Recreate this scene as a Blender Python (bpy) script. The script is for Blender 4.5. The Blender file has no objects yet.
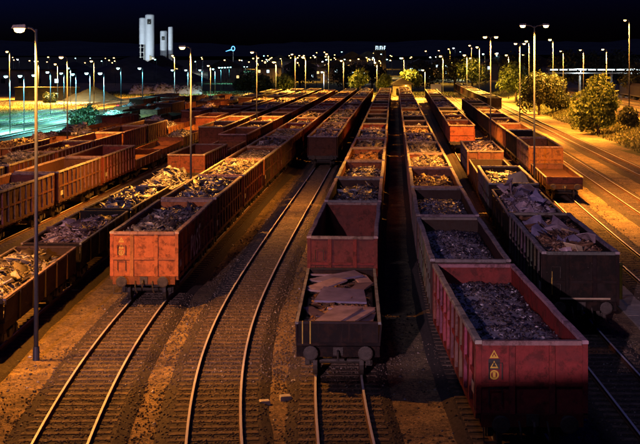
import bpy, math, random
import numpy as np
from mathutils import Vector, Matrix

random.seed(7)
RNG = np.random.default_rng(11)
PI = math.pi
scene = bpy.context.scene
col = scene.collection

# ------------------------------------------------------------------ camera
CAMZ, FPX, CX, YH = 10.7, 1320.0, 320.0, 60.0          # photo pixels are 640 x 444
cam_d = bpy.data.cameras.new('camera')
cam_d.sensor_width = 36.0
cam_d.lens = 36.0 * FPX / 640.0
cam_d.shift_y = -(222.0 - YH) / 640.0
cam_d.clip_start, cam_d.clip_end = 0.5, 9000.0
cam = bpy.data.objects.new('camera', cam_d)
cam.location = (0, 0, CAMZ)
cam.rotation_euler = (math.radians(90), 0, 0)
col.objects.link(cam)
scene.camera = cam
scene.render.resolution_x, scene.render.resolution_y = 1024, 710

# ------------------------------------------------------------------ night sky
world = bpy.data.worlds.new('World')
scene.world = world
world.use_nodes = True
wn = world.node_tree
wn.nodes.clear()
wo = wn.nodes.new('ShaderNodeOutputWorld')
bg = wn.nodes.new('ShaderNodeBackground')
sky = wn.nodes.new('ShaderNodeTexSky')
sky.sky_type = 'NISHITA'
sky.sun_disc = False
SUN_EL, SUN_ROT = math.radians(-2.0), math.radians(-70.0)
sky.sun_elevation = SUN_EL
sky.sun_rotation = SUN_ROT
sky.ozone_density = 6.0
bg.inputs['Strength'].default_value = 0.14
tint = wn.nodes.new('ShaderNodeMix'); tint.data_type = 'RGBA'; tint.blend_type = 'MULTIPLY'
tint.inputs[0].default_value = 1.0
tint.inputs[7].default_value = (0.22, 0.34, 1.5, 1)           # deep night blue
wn.links.new(sky.outputs[0], tint.inputs[6])
wn.links.new(tint.outputs[2], bg.inputs['Color'])
wn.links.new(bg.outputs[0], wo.inputs['Surface'])

# faint sun lamp added as moonlight to fill the shadows, high behind the camera
moon_fill_d = bpy.data.lights.new('moon', 'SUN')
moon_fill_d.energy = 0.10
moon_fill_d.angle = math.radians(8)
moon_fill_d.color = (0.66, 0.62, 1.0)
moon = bpy.data.objects.new('moon', moon_fill_d)
moon.rotation_euler = (math.radians(34), 0, math.radians(-32))
col.objects.link(moon)

scene.view_settings.view_transform = 'Standard'
scene.view_settings.look = 'None'
scene.view_settings.exposure = 0.6
scene.view_settings.gamma = 1.0
scene.view_settings.use_curve_mapping = False
scene.render.engine = 'CYCLES'
cy = scene.cycles
cy.use_denoising = True
try:
    cy.denoiser = 'OPENIMAGEDENOISE'
except Exception:
    pass
cy.max_bounces = 5
cy.diffuse_bounces = 3
cy.glossy_bounces = 2
cy.sample_clamp_indirect = 3.0
cy.use_light_tree = True

SODIUM = (1.0, 0.345, 0.035)
AMBER = (1.0, 0.46, 0.055)
TEAL = (0.22, 0.92, 0.88)
WARMW = (1.0, 0.50, 0.36)
LK = 3.4                                               # one dimmer for all lamps

# ------------------------------------------------------------------ materials
def new_mat(name):
    m = bpy.data.materials.new(name)
    m.use_nodes = True
    nt = m.node_tree
    nt.nodes.clear()
    out = nt.nodes.new('ShaderNodeOutputMaterial')
    p = nt.nodes.new('ShaderNodeBsdfPrincipled')
    nt.links.new(p.outputs[0], out.inputs['Surface'])
    return m, nt, p

def nd(nt, typ, **kw):
    n = nt.nodes.new(typ)
    for k, v in kw.items():
        if k in n.inputs.keys():
            n.inputs[k].default_value = v
        else:
            setattr(n, k, v)
    return n

def noise(nt, vec, scale, detail=4, rough=0.55):
    n = nd(nt, 'ShaderNodeTexNoise')
    n.inputs['Scale'].default_value = scale
    n.inputs['Detail'].default_value = detail
    n.inputs['Roughness'].default_value = rough
    if vec is not None:
        nt.links.new(vec, n.inputs['Vector'])
    return n.outputs['Fac']

def ramp(nt, fac, stops):
    r = nd(nt, 'ShaderNodeValToRGB')
    e = r.color_ramp.elements
    while len(e) < len(stops):
        e.new(0.5)
    for i, (pos, c) in enumerate(stops):
        e[i].position = pos
        e[i].color = (c[0], c[1], c[2], 1) if not isinstance(c, float) else (c, c, c, 1)
    nt.links.new(fac, r.inputs[0])
    return r.outputs[0]

def mix(nt, fac, a, b, mode='MIX'):
    m = nd(nt, 'ShaderNodeMix', data_type='RGBA', blend_type=mode)
    for sock, v in ((m.inputs[0], fac), (m.inputs[6], a), (m.inputs[7], b)):
        if isinstance(v, bpy.types.NodeSocket):
            nt.links.new(v, sock)
        elif isinstance(v, (int, float)):
            sock.default_value = v
        else:
            sock.default_value = (v[0], v[1], v[2], 1)
    return m.outputs[2]

def bump(nt, p, h, strength, dist=0.05):
    b = nd(nt, 'ShaderNodeBump')
    b.inputs['Strength'].default_value = strength
    b.inputs['Distance'].default_value = dist
    nt.links.new(h, b.inputs['Height'])
    nt.links.new(b.outputs[0], p.inputs['Normal'])

def objvec(nt, scale=(1, 1, 1), jitter=True):
    tc = nd(nt, 'ShaderNodeTexCoord')
    mp = nd(nt, 'ShaderNodeMapping')
    mp.inputs['Scale'].default_value = scale
    nt.links.new(tc.outputs['Object'], mp.inputs['Vector'])
    if jitter:
        oi = nd(nt, 'ShaderNodeObjectInfo')
        mu = nd(nt, 'ShaderNodeMath', operation='MULTIPLY')
        mu.inputs[1].default_value = 71.0
        nt.links.new(oi.outputs['Random'], mu.inputs[0])
        cb = nd(nt, 'ShaderNodeCombineXYZ')
        for k in range(3):
            nt.links.new(mu.outputs[0], cb.inputs[k])
        nt.links.new(cb.outputs[0], mp.inputs['Location'])
    return mp.outputs[0]

def plain(name, c, rough=0.8, metal=0.0, var=0.25, scale=3.0, bmp=0.0, jitter=True):
    m, nt, p = new_mat(name)
    v = objvec(nt, jitter=jitter)
    f = noise(nt, v, scale, 5)
    lo = tuple(max(0, x * (1 - var)) for x in c)
    hi = tuple(min(1, x * (1 + var)) for x in c)
    cc = ramp(nt, f, [(0.3, lo), (0.7, hi)])
    if jitter:
        oi = nd(nt, 'ShaderNodeObjectInfo')
        cc = mix(nt, 1.0, cc, ramp(nt, oi.outputs['Random'], [(0.0, 0.7), (1.0, 1.0)]), 'MULTIPLY')
    nt.links.new(cc, p.inputs['Base Color'])
    p.inputs['Roughness'].default_value = rough
    p.inputs['Metallic'].default_value = metal
    if bmp:
        bump(nt, p, noise(nt, v, scale * 6, 4), bmp)
    return m

def emit(name, c, strength):
    m = bpy.data.materials.new(name)
    m.use_nodes = True
    nt = m.node_tree
    nt.nodes.clear()
    out = nt.nodes.new('ShaderNodeOutputMaterial')
    e = nt.nodes.new('ShaderNodeEmission')
    e.inputs[0].default_value = (c[0], c[1], c[2], 1)
    e.inputs[1].default_value = strength
    nt.links.new(e.outputs[0], out.inputs['Surface'])
    return m

M = {}

def mat_paint():
    m, nt, p = new_mat('weathered_wagon_paint')
    oi = nd(nt, 'ShaderNodeObjectInfo')
    v = objvec(nt)
    vs = objvec(nt, (9.0, 9.0, 0.8))
    big = noise(nt, v, 0.9, 5, 0.6)
    fine = noise(nt, v, 7.0, 6, 0.65)
    streak = noise(nt, vs, 1.3, 5, 0.6)
    c = oi.outputs['Color']
    patch = noise(nt, v, 2.3, 8, 0.72)
    c0 = mix(nt, ramp(nt, patch, [(0.50, 0.0), (0.60, 0.85)]), c, mix(nt, 0.75, c, (0.035, 0.018, 0.014)))
    c1 = mix(nt, ramp(nt, fine, [(0.35, 0.0), (0.7, 0.7)]), c0, mix(nt, 0.5, c0, mix(nt, 0.8, (0.10, 0.045, 0.03), c0, 'MULTIPLY')))
    c2 = mix(nt, ramp(nt, streak, [(0.56, 0.0), (0.75, 0.4)]), c1, (0.06, 0.035, 0.028))
    c3 = mix(nt, ramp(nt, big, [(0.52, 0.0), (0.66, 0.75)]), c2, mix(nt, 0.55, c, (0.045, 0.03, 0.03)))
    c4 = mix(nt, ramp(nt, fine, [(0.66, 0.0), (0.74, 0.5)]), c3, mix(nt, 0.55, (0.36, 0.30, 0.27), c))
    nt.links.new(c4, p.inputs['Base Color'])
    p.inputs['Roughness'].default_value = 0.72
    p.inputs['Specular IOR Level'].default_value = 0.12
    hh = mix(nt, 0.35, big, fine)
    bump(nt, p, hh, 0.75, 0.06)
    return m

def mat_scrap(name, stops, rough=0.55, metal=0.0):
    m, nt, p = new_mat(name)
    g = nd(nt, 'ShaderNodeNewGeometry')
    rpi = g.outputs['Random Per Island']
    base = ramp(nt, rpi, stops)
    v = objvec(nt)
    f = noise(nt, v, 9.0, 5)
    c = mix(nt, ramp(nt, f, [(0.45, 0.0), (0.72, 0.45)]), base, (0.09, 0.045, 0.03))
    nt.links.new(c, p.inputs['Base Color'])
    p.inputs['Roughness'].default_value = rough
    p.inputs['Metallic'].default_value = metal
    bump(nt, p, f, 0.3, 0.03)
    return m

def mat_ground():
    m, nt, p = new_mat('cinder_dirt_ground')
    tc = nd(nt, 'ShaderNodeTexCoord')
    v = tc.outputs['Object']
    mp = nd(nt, 'ShaderNodeMapping')
    mp.inputs['Scale'].default_value = (0.6, 0.11, 1)
    nt.links.new(v, mp.inputs['Vector'])
    band = noise(nt, mp.outputs[0], 0.55, 6, 0.6)
    mid = noise(nt, v, 0.7, 7, 0.65)
    fine = noise(nt, v, 9.0, 6, 0.7)
    grit = noise(nt, v, 34.0, 3, 0.6)
    a = ramp(nt, band, [(0.3, (0.17, 0.115, 0.065)), (0.46, (0.31, 0.21, 0.105)), (0.6, (0.42, 0.30, 0.14)), (0.75, (0.29, 0.24, 0.095))])
    b = mix(nt, ramp(nt, mid, [(0.42, 0.0), (0.66, 0.7)]), a, (0.085, 0.062, 0.048))
    mott = noise(nt, v, 2.6, 9, 0.75)
    b2 = mix(nt, ramp(nt, mott, [(0.40, 0.65), (0.50, 0.0)]), b, (0.055, 0.04, 0.03))
    oil = noise(nt, v, 0.33, 4, 0.6)
    b3 = mix(nt, ramp(nt, oil, [(0.56, 0.0), (0.7, 0.55)]), b2, (0.05, 0.036, 0.028))
    c = mix(nt, 0.85, b3, ramp(nt, fine, [(0.3, 0.05), (0.7, 0.95)]), 'OVERLAY')
    d = mix(nt, 0.7, c, ramp(nt, grit, [(0.35, 0.1), (0.65, 0.95)]), 'OVERLAY')
    nt.links.new(d, p.inputs['Base Color'])
    p.inputs['Roughness'].default_value = 0.9
    h = mix(nt, 0.3, mott, mix(nt, 0.5, fine, grit))
    bump(nt, p, h, 1.0, 0.16)
    return m

def mat_grassy():
    m, nt, p = new_mat('short_dry_grass_ground')
    tc = nd(nt, 'ShaderNodeTexCoord')
    v = tc.outputs['Object']
    a = noise(nt, v, 0.25, 6, 0.65)
    f = noise(nt, v, 4.0, 5, 0.7)
    c = ramp(nt, a, [(0.3, (0.07, 0.085, 0.025)), (0.5, (0.11, 0.115, 0.035)), (0.68, (0.17, 0.14, 0.065))])
    c = mix(nt, 0.5, c, ramp(nt, f, [(0.25, 0.15), (0.75, 0.85)]), 'OVERLAY')
    nt.links.new(c, p.inputs['Base Color'])
    p.inputs['Roughness'].default_value = 0.95
    bump(nt, p, f, 1.0, 0.25)
    return m

def mat_leaf(name, c0, c1, c2):
    m, nt, p = new_mat(name)
    g = nd(nt, 'ShaderNodeNewGeometry')
    cc = ramp(nt, g.outputs['Random Per Island'], [(0.0, c0), (0.5, c1), (1.0, c2)])
    nt.links.new(cc, p.inputs['Base Color'])
    p.inputs['Roughness'].default_value = 0.6
    tr = nd(nt, 'ShaderNodeBsdfTranslucent')
    nt.links.new(cc, tr.inputs[0])
    ms = nd(nt, 'ShaderNodeMixShader')
    ms.inputs[0].default_value = 0.3
    nt.links.new(p.outputs[0], ms.inputs[1])
    nt.links.new(tr.outputs[0], ms.inputs[2])
    out = [n for n in nt.nodes if n.type == 'OUTPUT_MATERIAL'][0]
    nt.links.new(ms.outputs[0], out.inputs['Surface'])
    return m

M['paint'] = mat_paint()
M['iron'] = plain('grimy_cast_iron', (0.05, 0.042, 0.036), 0.6, 0.2, 0.5, 4, 0.3)
M['ground'] = mat_ground()
M['grassy'] = mat_grassy()
M['ballast'] = plain('ballast_bed_stone', (0.075, 0.058, 0.048), 0.9, 0, 0.5, 11, 1.0, False)
M['sleeper'] = plain('oiled_timber_sleeper', (0.15, 0.105, 0.075), 0.85, 0, 0.6, 5, 0.6)
M['rail_side'] = plain('rusty_rail_flank', (0.12, 0.055, 0.03), 0.75, 0.2, 0.35, 5, 0.2, False)
M['rail_top'] = plain('polished_rail_head', (0.85, 0.83, 0.86), 0.42, 0.35, 0.1, 2, 0, False)
M['steel_pole'] = plain('galvanised_mast_steel', (0.045, 0.055, 0.085), 0.5, 0.25, 0.2, 3)
M['lamp_body'] = plain('grey_lamp_housing', (0.3, 0.29, 0.27), 0.5, 0.2, 0.1, 3)
M['concrete'] = plain('worn_concrete', (0.36, 0.33, 0.30), 0.85, 0, 0.25, 2.5, 0.4)
M['stone_block'] = plain('pale_stone_block', (0.75, 0.7, 0.62), 0.85, 0, 0.2, 6, 0.5)
M['yellow'] = plain('yellow_marker_paint', (0.62, 0.42, 0.04), 0.5, 0, 0.2, 5)
M['white'] = plain('white_marking_paint', (0.85, 0.8, 0.6), 0.6, 0, 0.15, 8)
M['black'] = plain('black_marking_paint', (0.02, 0.02, 0.02), 0.6, 0, 0.15, 8)
M['stone'] = mat_scrap('loose_ballast_stone', [(0, (0.06, 0.045, 0.036)), (0.6, (0.115, 0.088, 0.068)), (0.94, (0.18, 0.14, 0.11)), (1, (0.38, 0.34, 0.3))], 0.9)
M['grit'] = mat_scrap('loose_grit', [(0, (0.17, 0.125, 0.08)), (0.7, (0.27, 0.205, 0.13)), (1, (0.4, 0.34, 0.26))], 0.9)
M['coal'] = mat_scrap('dark_metal_turnings', [(0, (0.012, 0.012, 0.018)), (0.7, (0.035, 0.033, 0.05)), (0.88, (0.10, 0.10, 0.15)), (1, (0.5, 0.5, 0.58))], 0.4, 0.25)
M['grey'] = mat_scrap('grey_shredded_scrap', [(0, (0.015, 0.015, 0.02)), (0.45, (0.06, 0.06, 0.08)), (0.8, (0.19, 0.19, 0.25)), (1, (0.6, 0.58, 0.62))], 0.5, 0.2)
M['tan'] = mat_scrap('tan_broken_scrap', [(0, (0.02, 0.016, 0.014)), (0.4, (0.08, 0.064, 0.055)), (0.8, (0.25, 0.215, 0.17)), (1, (0.55, 0.52, 0.45))], 0.6)
M['rose'] = mat_scrap('rusty_pink_scrap', [(0, (0.02, 0.015, 0.02)), (0.4, (0.12, 0.085, 0.105)), (0.8, (0.34, 0.27, 0.33)), (1, (0.65, 0.58, 0.66))], 0.55, 0.1)
M['rust'] = mat_scrap('rust_brown_scrap', [(0, (0.02, 0.012, 0.01)), (0.5, (0.11, 0.05, 0.026)), (0.85, (0.22, 0.11, 0.055)), (1, (0.42, 0.3, 0.2))], 0.65)
M['blue'] = mat_scrap('bluish_dark_scrap', [(0, (0.012, 0.014, 0.025)), (0.5, (0.05, 0.055, 0.085)), (0.85, (0.14, 0.15, 0.21)), (1, (0.4, 0.42, 0.5))], 0.45, 0.2)
M['sheet'] = plain('old_steel_sheet', (0.33, 0.25, 0.29), 0.55, 0.15, 0.45, 1.6, 0.2)
M['sheet_blue'] = plain('bluish_steel_sheet', (0.22, 0.20, 0.33), 0.5, 0.2, 0.4, 1.6, 0.2)
M['sheet_dark'] = plain('dark_mauve_sheet', (0.13, 0.095, 0.12), 0.55, 0.1, 0.4, 1.6, 0.2)
M['sheet_tan'] = plain('tan_dented_sheet', (0.52, 0.41, 0.26), 0.7, 0, 0.3, 1.6, 0.3)
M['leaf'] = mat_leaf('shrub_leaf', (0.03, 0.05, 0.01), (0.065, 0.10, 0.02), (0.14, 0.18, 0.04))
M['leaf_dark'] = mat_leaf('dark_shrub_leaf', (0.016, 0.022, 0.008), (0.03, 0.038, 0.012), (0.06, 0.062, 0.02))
M['bark'] = plain('tree_bark', (0.09, 0.065, 0.045), 0.9, 0, 0.4, 6, 0.6)
M['blade'] = mat_leaf('grass_blade', (0.05, 0.065, 0.015), (0.10, 0.11, 0.03), (0.20, 0.17, 0.07))
M['silo'] = plain('pale_silo_cladding', (0.62, 0.64, 0.68), 0.6, 0, 0.08, 0.3)
M['wall'] = plain('rendered_house_wall', (0.2, 0.175, 0.15), 0.9, 0, 0.2, 0.6)
M['wall_yellow'] = plain('cream_shed_wall', (0.3, 0.24, 0.14), 0.85, 0, 0.2, 0.8)
M['roof'] = plain('dark_roof_tile', (0.035, 0.028, 0.027), 0.85, 0, 0.3, 1.2)
M['hill'] = plain('wooded_night_hill', (0.03, 0.04, 0.03), 1.0, 0, 0.4, 0.02, 0, False)
M['heap'] = plain('pale_gravel_heap', (0.026, 0.028, 0.022), 0.95, 0, 0.3, 0.8, 0.8)
M['spoil'] = plain('dark_spoil_heap', (0.04, 0.04, 0.042), 0.95, 0, 0.4, 0.3, 0.8)
M['glass_dark'] = plain('unlit_window_glass', (0.03, 0.035, 0.045), 0.15, 0, 0.2, 1)
M['win_warm'] = emit('lit_window_warm', (1.0, 0.62, 0.25), 1.1)
M['win_cool'] = emit('lit_window_cool', (0.7, 0.95, 1.0), 1.3)
M['lamp_sodium'] = emit('sodium_lamp_glow', (1.0, 0.55, 0.15), 14.0)
M['lamp_teal'] = emit('mercury_lamp_glow', (0.40, 0.97, 1.0), 14.0)
M['lamp_white'] = emit('white_floodlight_glow', (0.9, 1.0, 1.0), 20.0)
M['tube'] = emit('fluorescent_tube_glow', (0.70, 0.93, 1.0), 5.0)
M['neon'] = emit('blue_neon_glow', (0.12, 0.45, 1.0), 2.0)
M['sign_lit'] = emit('backlit_sign_letter', (0.5, 0.8, 1.0), 2.2)
M['red_lit'] = emit('red_lamp_glow', (1.0, 0.05, 0.05), 3.0)
M['board'] = plain('pale_notice_board', (0.6, 0.58, 0.55), 0.7, 0, 0.1, 1)
M['blue_box'] = plain('blue_cabinet_paint', (0.05, 0.15, 0.4), 0.5, 0, 0.2, 2)

# ------------------------------------------------------------------ mesh helpers
class MB:
    def __init__(self):
        self.v, self.f, self.m = [], [], []

    def raw(self, vs, fs, mi=0):
        b = len(self.v)
        self.v.extend([tuple(q) for q in vs])
        self.f.extend([tuple(b + i for i in q) for q in fs])
        self.m.extend([mi] * len(fs))
        return self

    def box(self, x0, x1, y0, y1, z0, z1, mi=0):
        vs = [(x0, y0, z0), (x1, y0, z0), (x1, y1, z0), (x0, y1, z0), (x0, y0, z1), (x1, y0, z1), (x1, y1, z1), (x0, y1, z1)]
        return self.raw(vs, [(0, 3, 2, 1), (4, 5, 6, 7), (0, 1, 5, 4), (1, 2, 6, 5), (2, 3, 7, 6), (3, 0, 4, 7)], mi)

    def prism(self, pts, axis, a0, a1, mi=0):
        """closed outline pts (two coordinates) pushed along an axis from a0 to a1"""
        n = len(pts)
        def mk(p, a):
            return {'x': (a, p[0], p[1]), 'y': (p[0], a, p[1]), 'z': (p[0], p[1], a)}[axis]
        vs = [mk(p, a0) for p in pts] + [mk(p, a1) for p in pts]
        fs = [tuple(range(n - 1, -1, -1)), tuple(range(n, 2 * n))]
        fs += [(i, (i + 1) % n, n + (i + 1) % n, n + i) for i in range(n)]
        return self.raw(vs, fs, mi)

    def tube(self, path, radii, seg=8, mi=0, cap=True):
        path = [Vector(p) for p in path]
        if isinstance(radii, (int, float)):
            radii = [radii] * len(path)
        vs = []
        for i, p in enumerate(path):
            t = (path[min(i + 1, len(path) - 1)] - path[max(i - 1, 0)]).normalized()
            u = t.orthogonal().normalized() if i == 0 else (u - t * u.dot(t)).normalized()
            w = t.cross(u)
            for k in range(seg):
                a = 2 * PI * k / seg
                vs.append(p + (u * math.cos(a) + w * math.sin(a)) * radii[i])
        fs = []
        for i in range(len(path) - 1):
            for k in range(seg):
                a, b = i * seg + k, i * seg + (k + 1) % seg
                fs.append((a, b, b + seg, a + seg))
        if cap:
            fs.append(tuple(range(seg - 1, -1, -1)))
            fs.append(tuple(range((len(path) - 1) * seg, len(path) * seg)))
        return self.raw(vs, fs, mi)

    def data(self, name, mats, smooth=False):
        me = bpy.data.meshes.new(name)
        me.from_pydata(self.v, [], self.f)
        for q in (mats if isinstance(mats, (list, tuple)) else [mats]):
            me.materials.append(q)
        if any(self.m):
            me.polygons.foreach_set('material_index', self.m)
        if smooth:
            me.polygons.foreach_set('use_smooth', [True] * len(me.polygons))
        me.update()
        return me

def link(name, data, parent=None, loc=None, rotz=None, color=None):
    o = bpy.data.objects.new(name, data)
    col.objects.link(o)
    if parent is not None:
        o.parent = parent
    if loc is not None:
        o.location = loc
    if rotz is not None:
        o.rotation_euler = (0, 0, rotz)
    if color is not None:
        o.color = (color[0], color[1], color[2], 1)
    return o

def tag(o, label=None, cat=None, group=None, kind=None):
    if label: o['label'] = label
    if cat: o['category'] = cat
    if group: o['group'] = group
    if kind: o['kind'] = kind
    return o

def np_mesh(name, V, F, mat, smooth=False):
    """V (n,3) and F (m,k) numpy arrays to a mesh"""
    me = bpy.data.meshes.new(name)
    V = np.asarray(V, dtype=np.float32)
    F = np.asarray(F, dtype=np.int32)
    me.vertices.add(len(V))
    me.vertices.foreach_set('co', V.ravel())
    k = F.shape[1]
    me.loops.add(F.size)
    me.loops.foreach_set('vertex_index', F.ravel())
    me.polygons.add(len(F))
    me.polygons.foreach_set('loop_start', np.arange(0, F.size, k, dtype=np.int32))
    me.polygons.foreach_set('loop_total', np.full(len(F), k, dtype=np.int32))
    if smooth:
        me.polygons.foreach_set('use_smooth', np.ones(len(F), dtype=bool))
    me.materials.append(mat)
    me.update(calc_edges=True)
    return me

def vnoise(x, y, seed=0):
    """cheap smooth value noise for relief"""
    x = np.asarray(x, dtype=float); y = np.asarray(y, dtype=float)
    xi, yi = np.floor(x), np.floor(y)
    fx, fy = x - xi, y - yi
    fx = fx * fx * (3 - 2 * fx); fy = fy * fy * (3 - 2 * fy)
    def hsh(a, b):
        s = np.sin(a * 127.1 + b * 311.7 + seed * 74.7) * 43758.5453
        return s - np.floor(s)
    return (hsh(xi, yi) * (1 - fx) * (1 - fy) + hsh(xi + 1, yi) * fx * (1 - fy) + hsh(xi, yi + 1) * (1 - fx) * fy + hsh(xi + 1, yi + 1) * fx * fy)

# ------------------------------------------------------------------ terrain
def toe(Y):
    return 37.3 + 0.066 * (Y - 154.0)

def ground_z(X, Y):
    X = np.asarray(X, dtype=float); Y = np.asarray(Y, dtype=float)
    t = np.clip((X - toe(Y)) / 7.0, 0, 1)
    bank = 1.5 * t * t * (3 - 2 * t)
    bank = bank * np.clip((Y - 20) / 60, 0, 1)
    far = 0.012 * np.clip(Y - 520, 0, 1500)
    return bank + far

def gz(x, y):
    return float(ground_z(x, y))

def at(px, py, z=None, d=None):
    """photo pixel to a point: with a height z (distance follows) or with a distance d (height follows)"""
    if d is None:
        d = FPX * (CAMZ - z) / (py - YH)
    return Vector(((px - CX) * d / FPX, d, CAMZ - (py - YH) * d / FPX))

def axis_steps(vals):
    out = [vals[0][0]]
    for a, b, st in vals:
        n = max(1, int(round((b - a) / st)))
        out += list(np.linspace(a, b, n + 1)[1:])
    return np.array(out)

xs = axis_steps([(-2600, -300, 230), (-300, -70, 23), (-70, 90, 1.6), (90, 300, 21), (300, 2600, 230)])
ys = axis_steps([(-60, 24, 6), (24, 90, 1.2), (90, 320, 2.5), (320, 900, 20), (900, 4200, 220)])
GX, GY = np.meshgrid(xs, ys)
GZ = ground_z(GX, GY)
near = np.clip((420 - GY) / 200, 0, 1) * np.clip((95 - np.abs(GX)) / 20, 0, 1)
GZ = GZ + near * (0.09 * (vnoise(GX * 0.35, GY * 0.2, 1) - 0.75) + 0.05 * (vnoise(GX * 0.9, GY * 0.7, 2) - 0.75))
nx, ny = len(xs), len(ys)
idx = np.arange(nx * ny).reshape(ny, nx)
F = np.stack([idx[:-1, :-1], idx[:-1, 1:], idx[1:, 1:], idx[1:, :-1]], -1).reshape(-1, 4)
gm = np_mesh('ground', np.stack([GX, GY, GZ], -1).reshape(-1, 3), F, M['ground'], True)
gm.materials.append(M['grassy'])
cxy = np.stack([(GX[:-1, :-1] + GX[1:, 1:]) / 2, (GY[:-1, :-1] + GY[1:, 1:]) / 2], -1).reshape(-1, 2)
cX, cY = cxy[:, 0], cxy[:, 1]
wob = 3.0 * (vnoise(cX * 0.12, cY * 0.08, 5) - 0.5)
grass_mask = ((cX > toe(cY) - 0.6 + wob) & (cX < toe(cY) + 8.5 + wob)) | ((cY > 372 + 2 * wob) & (cX > -75) & (cX < 70)) | (cY > 900) | (np.abs(cX) > 120) | \
    ((cX < -50 + wob) & (cY < 300) & (cX > -90) & (vnoise(cX * 0.1, cY * 0.06, 9) > 0.35))
gm.polygons.foreach_set('material_index', grass_mask.astype(np.int32))
tag(link('ground', gm), kind='structure')

# far wooded hills behind the town
def hill(name, d, x0, x1, hts, depth, label):
    n = len(hts)
    X = np.linspace(x0, x1, n * 12)
    H = np.interp(X, np.linspace(x0, x1, n), hts) + 5 * (vnoise(X * 0.02, X * 0 + d, 3) - 0.5) + 3 * (vnoise(X * 0.08, X * 0 + d, 4) - 0.5)
    prof = [(-1, 0.0), (-0.6, 0.45), (-0.25, 0.85), (0, 1.0), (0.4, 0.8), (1, 0.0)]
    V = np.array([(x, d + p * depth, gz(x, d) - 2 + (h + 2) * q) for p, q in prof for x, h in zip(X, H)])
    m = len(X)
    I = np.arange(m * len(prof)).reshape(len(prof), m)
    Fh = np.stack([I[:-1, :-1], I[:-1, 1:], I[1:, 1:], I[1:, :-1]], -1).reshape(-1, 4)
    tag(link(name, np_mesh(name, V, Fh, M['hill'], True)), label, None, None, 'structure')

hill('hill', 2300, -2200, 300, [10, 30, 40, 34, 42, 30, 22, 16, 8], 600, 'dark wooded ridge behind the pale silos')
hill('hill', 1900, -250, 1500, [6, 18, 22, 20, 26, 34, 40, 44, 30], 500, 'dark wooded ridge behind the town lights')

# ------------------------------------------------------------------ tracks
RT = 0.30                                               # rail top above the ground
TR = {
 'A': [(24, -6.2), (35.6, -7.11), (40.8, -7.41), (46.4, -7.56), (52.2, -7.6), (57, -7.5), (70.9, -6.98), (84.6, -6.28), (99.3, -5.54), (112.8, -4.77), (128, -3.94), (139.7, -3.22), (153.5, -2.45), (196.7, -.1), (248.6, 2.9), (327, 7.4), (400, 11.6)],
 'B': [(24, -1.75), (35.6, -2.95), (41.2, -3.34), (47, -3.5), (52.2, -3.52), (57.3, -3.38), (73.7, -2.64), (92.4, -1.65), (121.8, -.03), (140, .95), (160.6, 2.05), (182, 3.25), (219, 5.3), (292, 9.5), (400, 15.8)],
 'C': [(24, 1.05), (35.6, .72), (43, .45), (55, .9), (68.3, 1.7), (82, 2.42), (96.4, 3.25), (112, 4.1), (127.6, 5.0), (141.7, 5.75), (158.7, 6.7), (178, 7.75), (205, 9.2), (250, 11.7), (306, 14.9), (400, 20.3)],
 'D': [(20, 5.8), (34.3, 5.5), (48.3, 5.45), (64.2, 6.1), (79, 6.9), (93.6, 7.75), (107, 8.5), (126, 9.55), (143.8, 10.55), (159.5, 11.45), (178.4, 12.5), (205, 14), (242, 16.1), (321, 20.6), (400, 25.1)],
 'E': [(24, 9.3), (37, 9.7), (45.6, 9.85), (52, 9.95), (61, 10.35), (79.6, 11.6), (112, 13.7), (152, 16.2), (306, 26.2), (400, 32.3)],
 'F': [(40, 14.7), (71, 16.3), (93.4, 17.75), (98, 18.1), (128, 20.3), (153, 21.9), (170, 23), (207, 25.5), (260, 29), (400, 38.2)],
 'G': [(240, 33.2), (257, 33.9), (310, 37), (370, 40.8), (430, 44.8)],
 'H': [(40, 19.2), (60, 20.5), (94, 22.8), (138, 26.0), (200, 30.3), (300, 37.2), (430, 46.2)],
 'I': [(70, 26.4), (124, 30), (180, 33.7), (298, 41.4), (430, 50)],
 'J': [(24, -12.6), (45, -12.4), (60, -12.3), (75, -12.0), (90, -11.2), (102, -10.4), (130, -8.6), (150, -7.45), (196, -4.9), (300, .9), (400, 6.6)],
 'K': [(132, -12.6), (146, -11.9), (200, -9.1), (300, -3.4), (400, 2.3)],
 'L': [(40, -21), (60, -19.9), (80, -18.9), (100, -17.9), (114, -17.3), (146, -16.0), (200, -13.3), (300, -7.7), (400, -2)],
}
for k, n in enumerate('MNOPQR'):
    TR[n] = [(d, x - 4.85 * (k + 1)) for d, x in TR['L']]
for k, n in enumerate(('S', 'T', 'U')):
    TR[n] = [(d, x - 4.85 * (7.6 + 1.15 * k) + 0.035 * max(0, 240 - d)) for d, x in TR['L']]

class Track:
    def __init__(self, pts):
        pts = np.array(pts)
        self.y0, self.y1 = pts[0, 0], pts[-1, 0]
        yy = np.arange(self.y0 - 20, self.y1 + 20.01, 0.5)
        s0 = (pts[1, 1] - pts[0, 1]) / (pts[1, 0] - pts[0, 0])
        s1 = (pts[-1, 1] - pts[-2, 1]) / (pts[-1, 0] - pts[-2, 0])
        xx = np.interp(yy, pts[:, 0], pts[:, 1])
        xx = np.where(yy < self.y0, pts[0, 1] + s0 * (yy - self.y0), xx)
        xx = np.where(yy > self.y1, pts[-1, 1] + s1 * (yy - self.y1), xx)
        g = np.exp(-0.5 * (np.arange(-30, 31) / 11.0) ** 2); g /= g.sum()
        ex = np.concatenate([xx[0] - (xx[1] - xx[0]) * np.arange(30, 0, -1), xx, xx[-1] + (xx[-1] - xx[-2]) * np.arange(1, 31)])
        self.yy, self.xx = yy, np.convolve(ex, g, 'valid')
    def x(self, y):
        return float(np.interp(y, self.yy, self.xx))
    def rot(self, y):
        return -math.atan((self.x(y + 1) - self.x(y - 1)) / 2)

TRK = {k: Track(v) for k, v in TR.items()}

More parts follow.
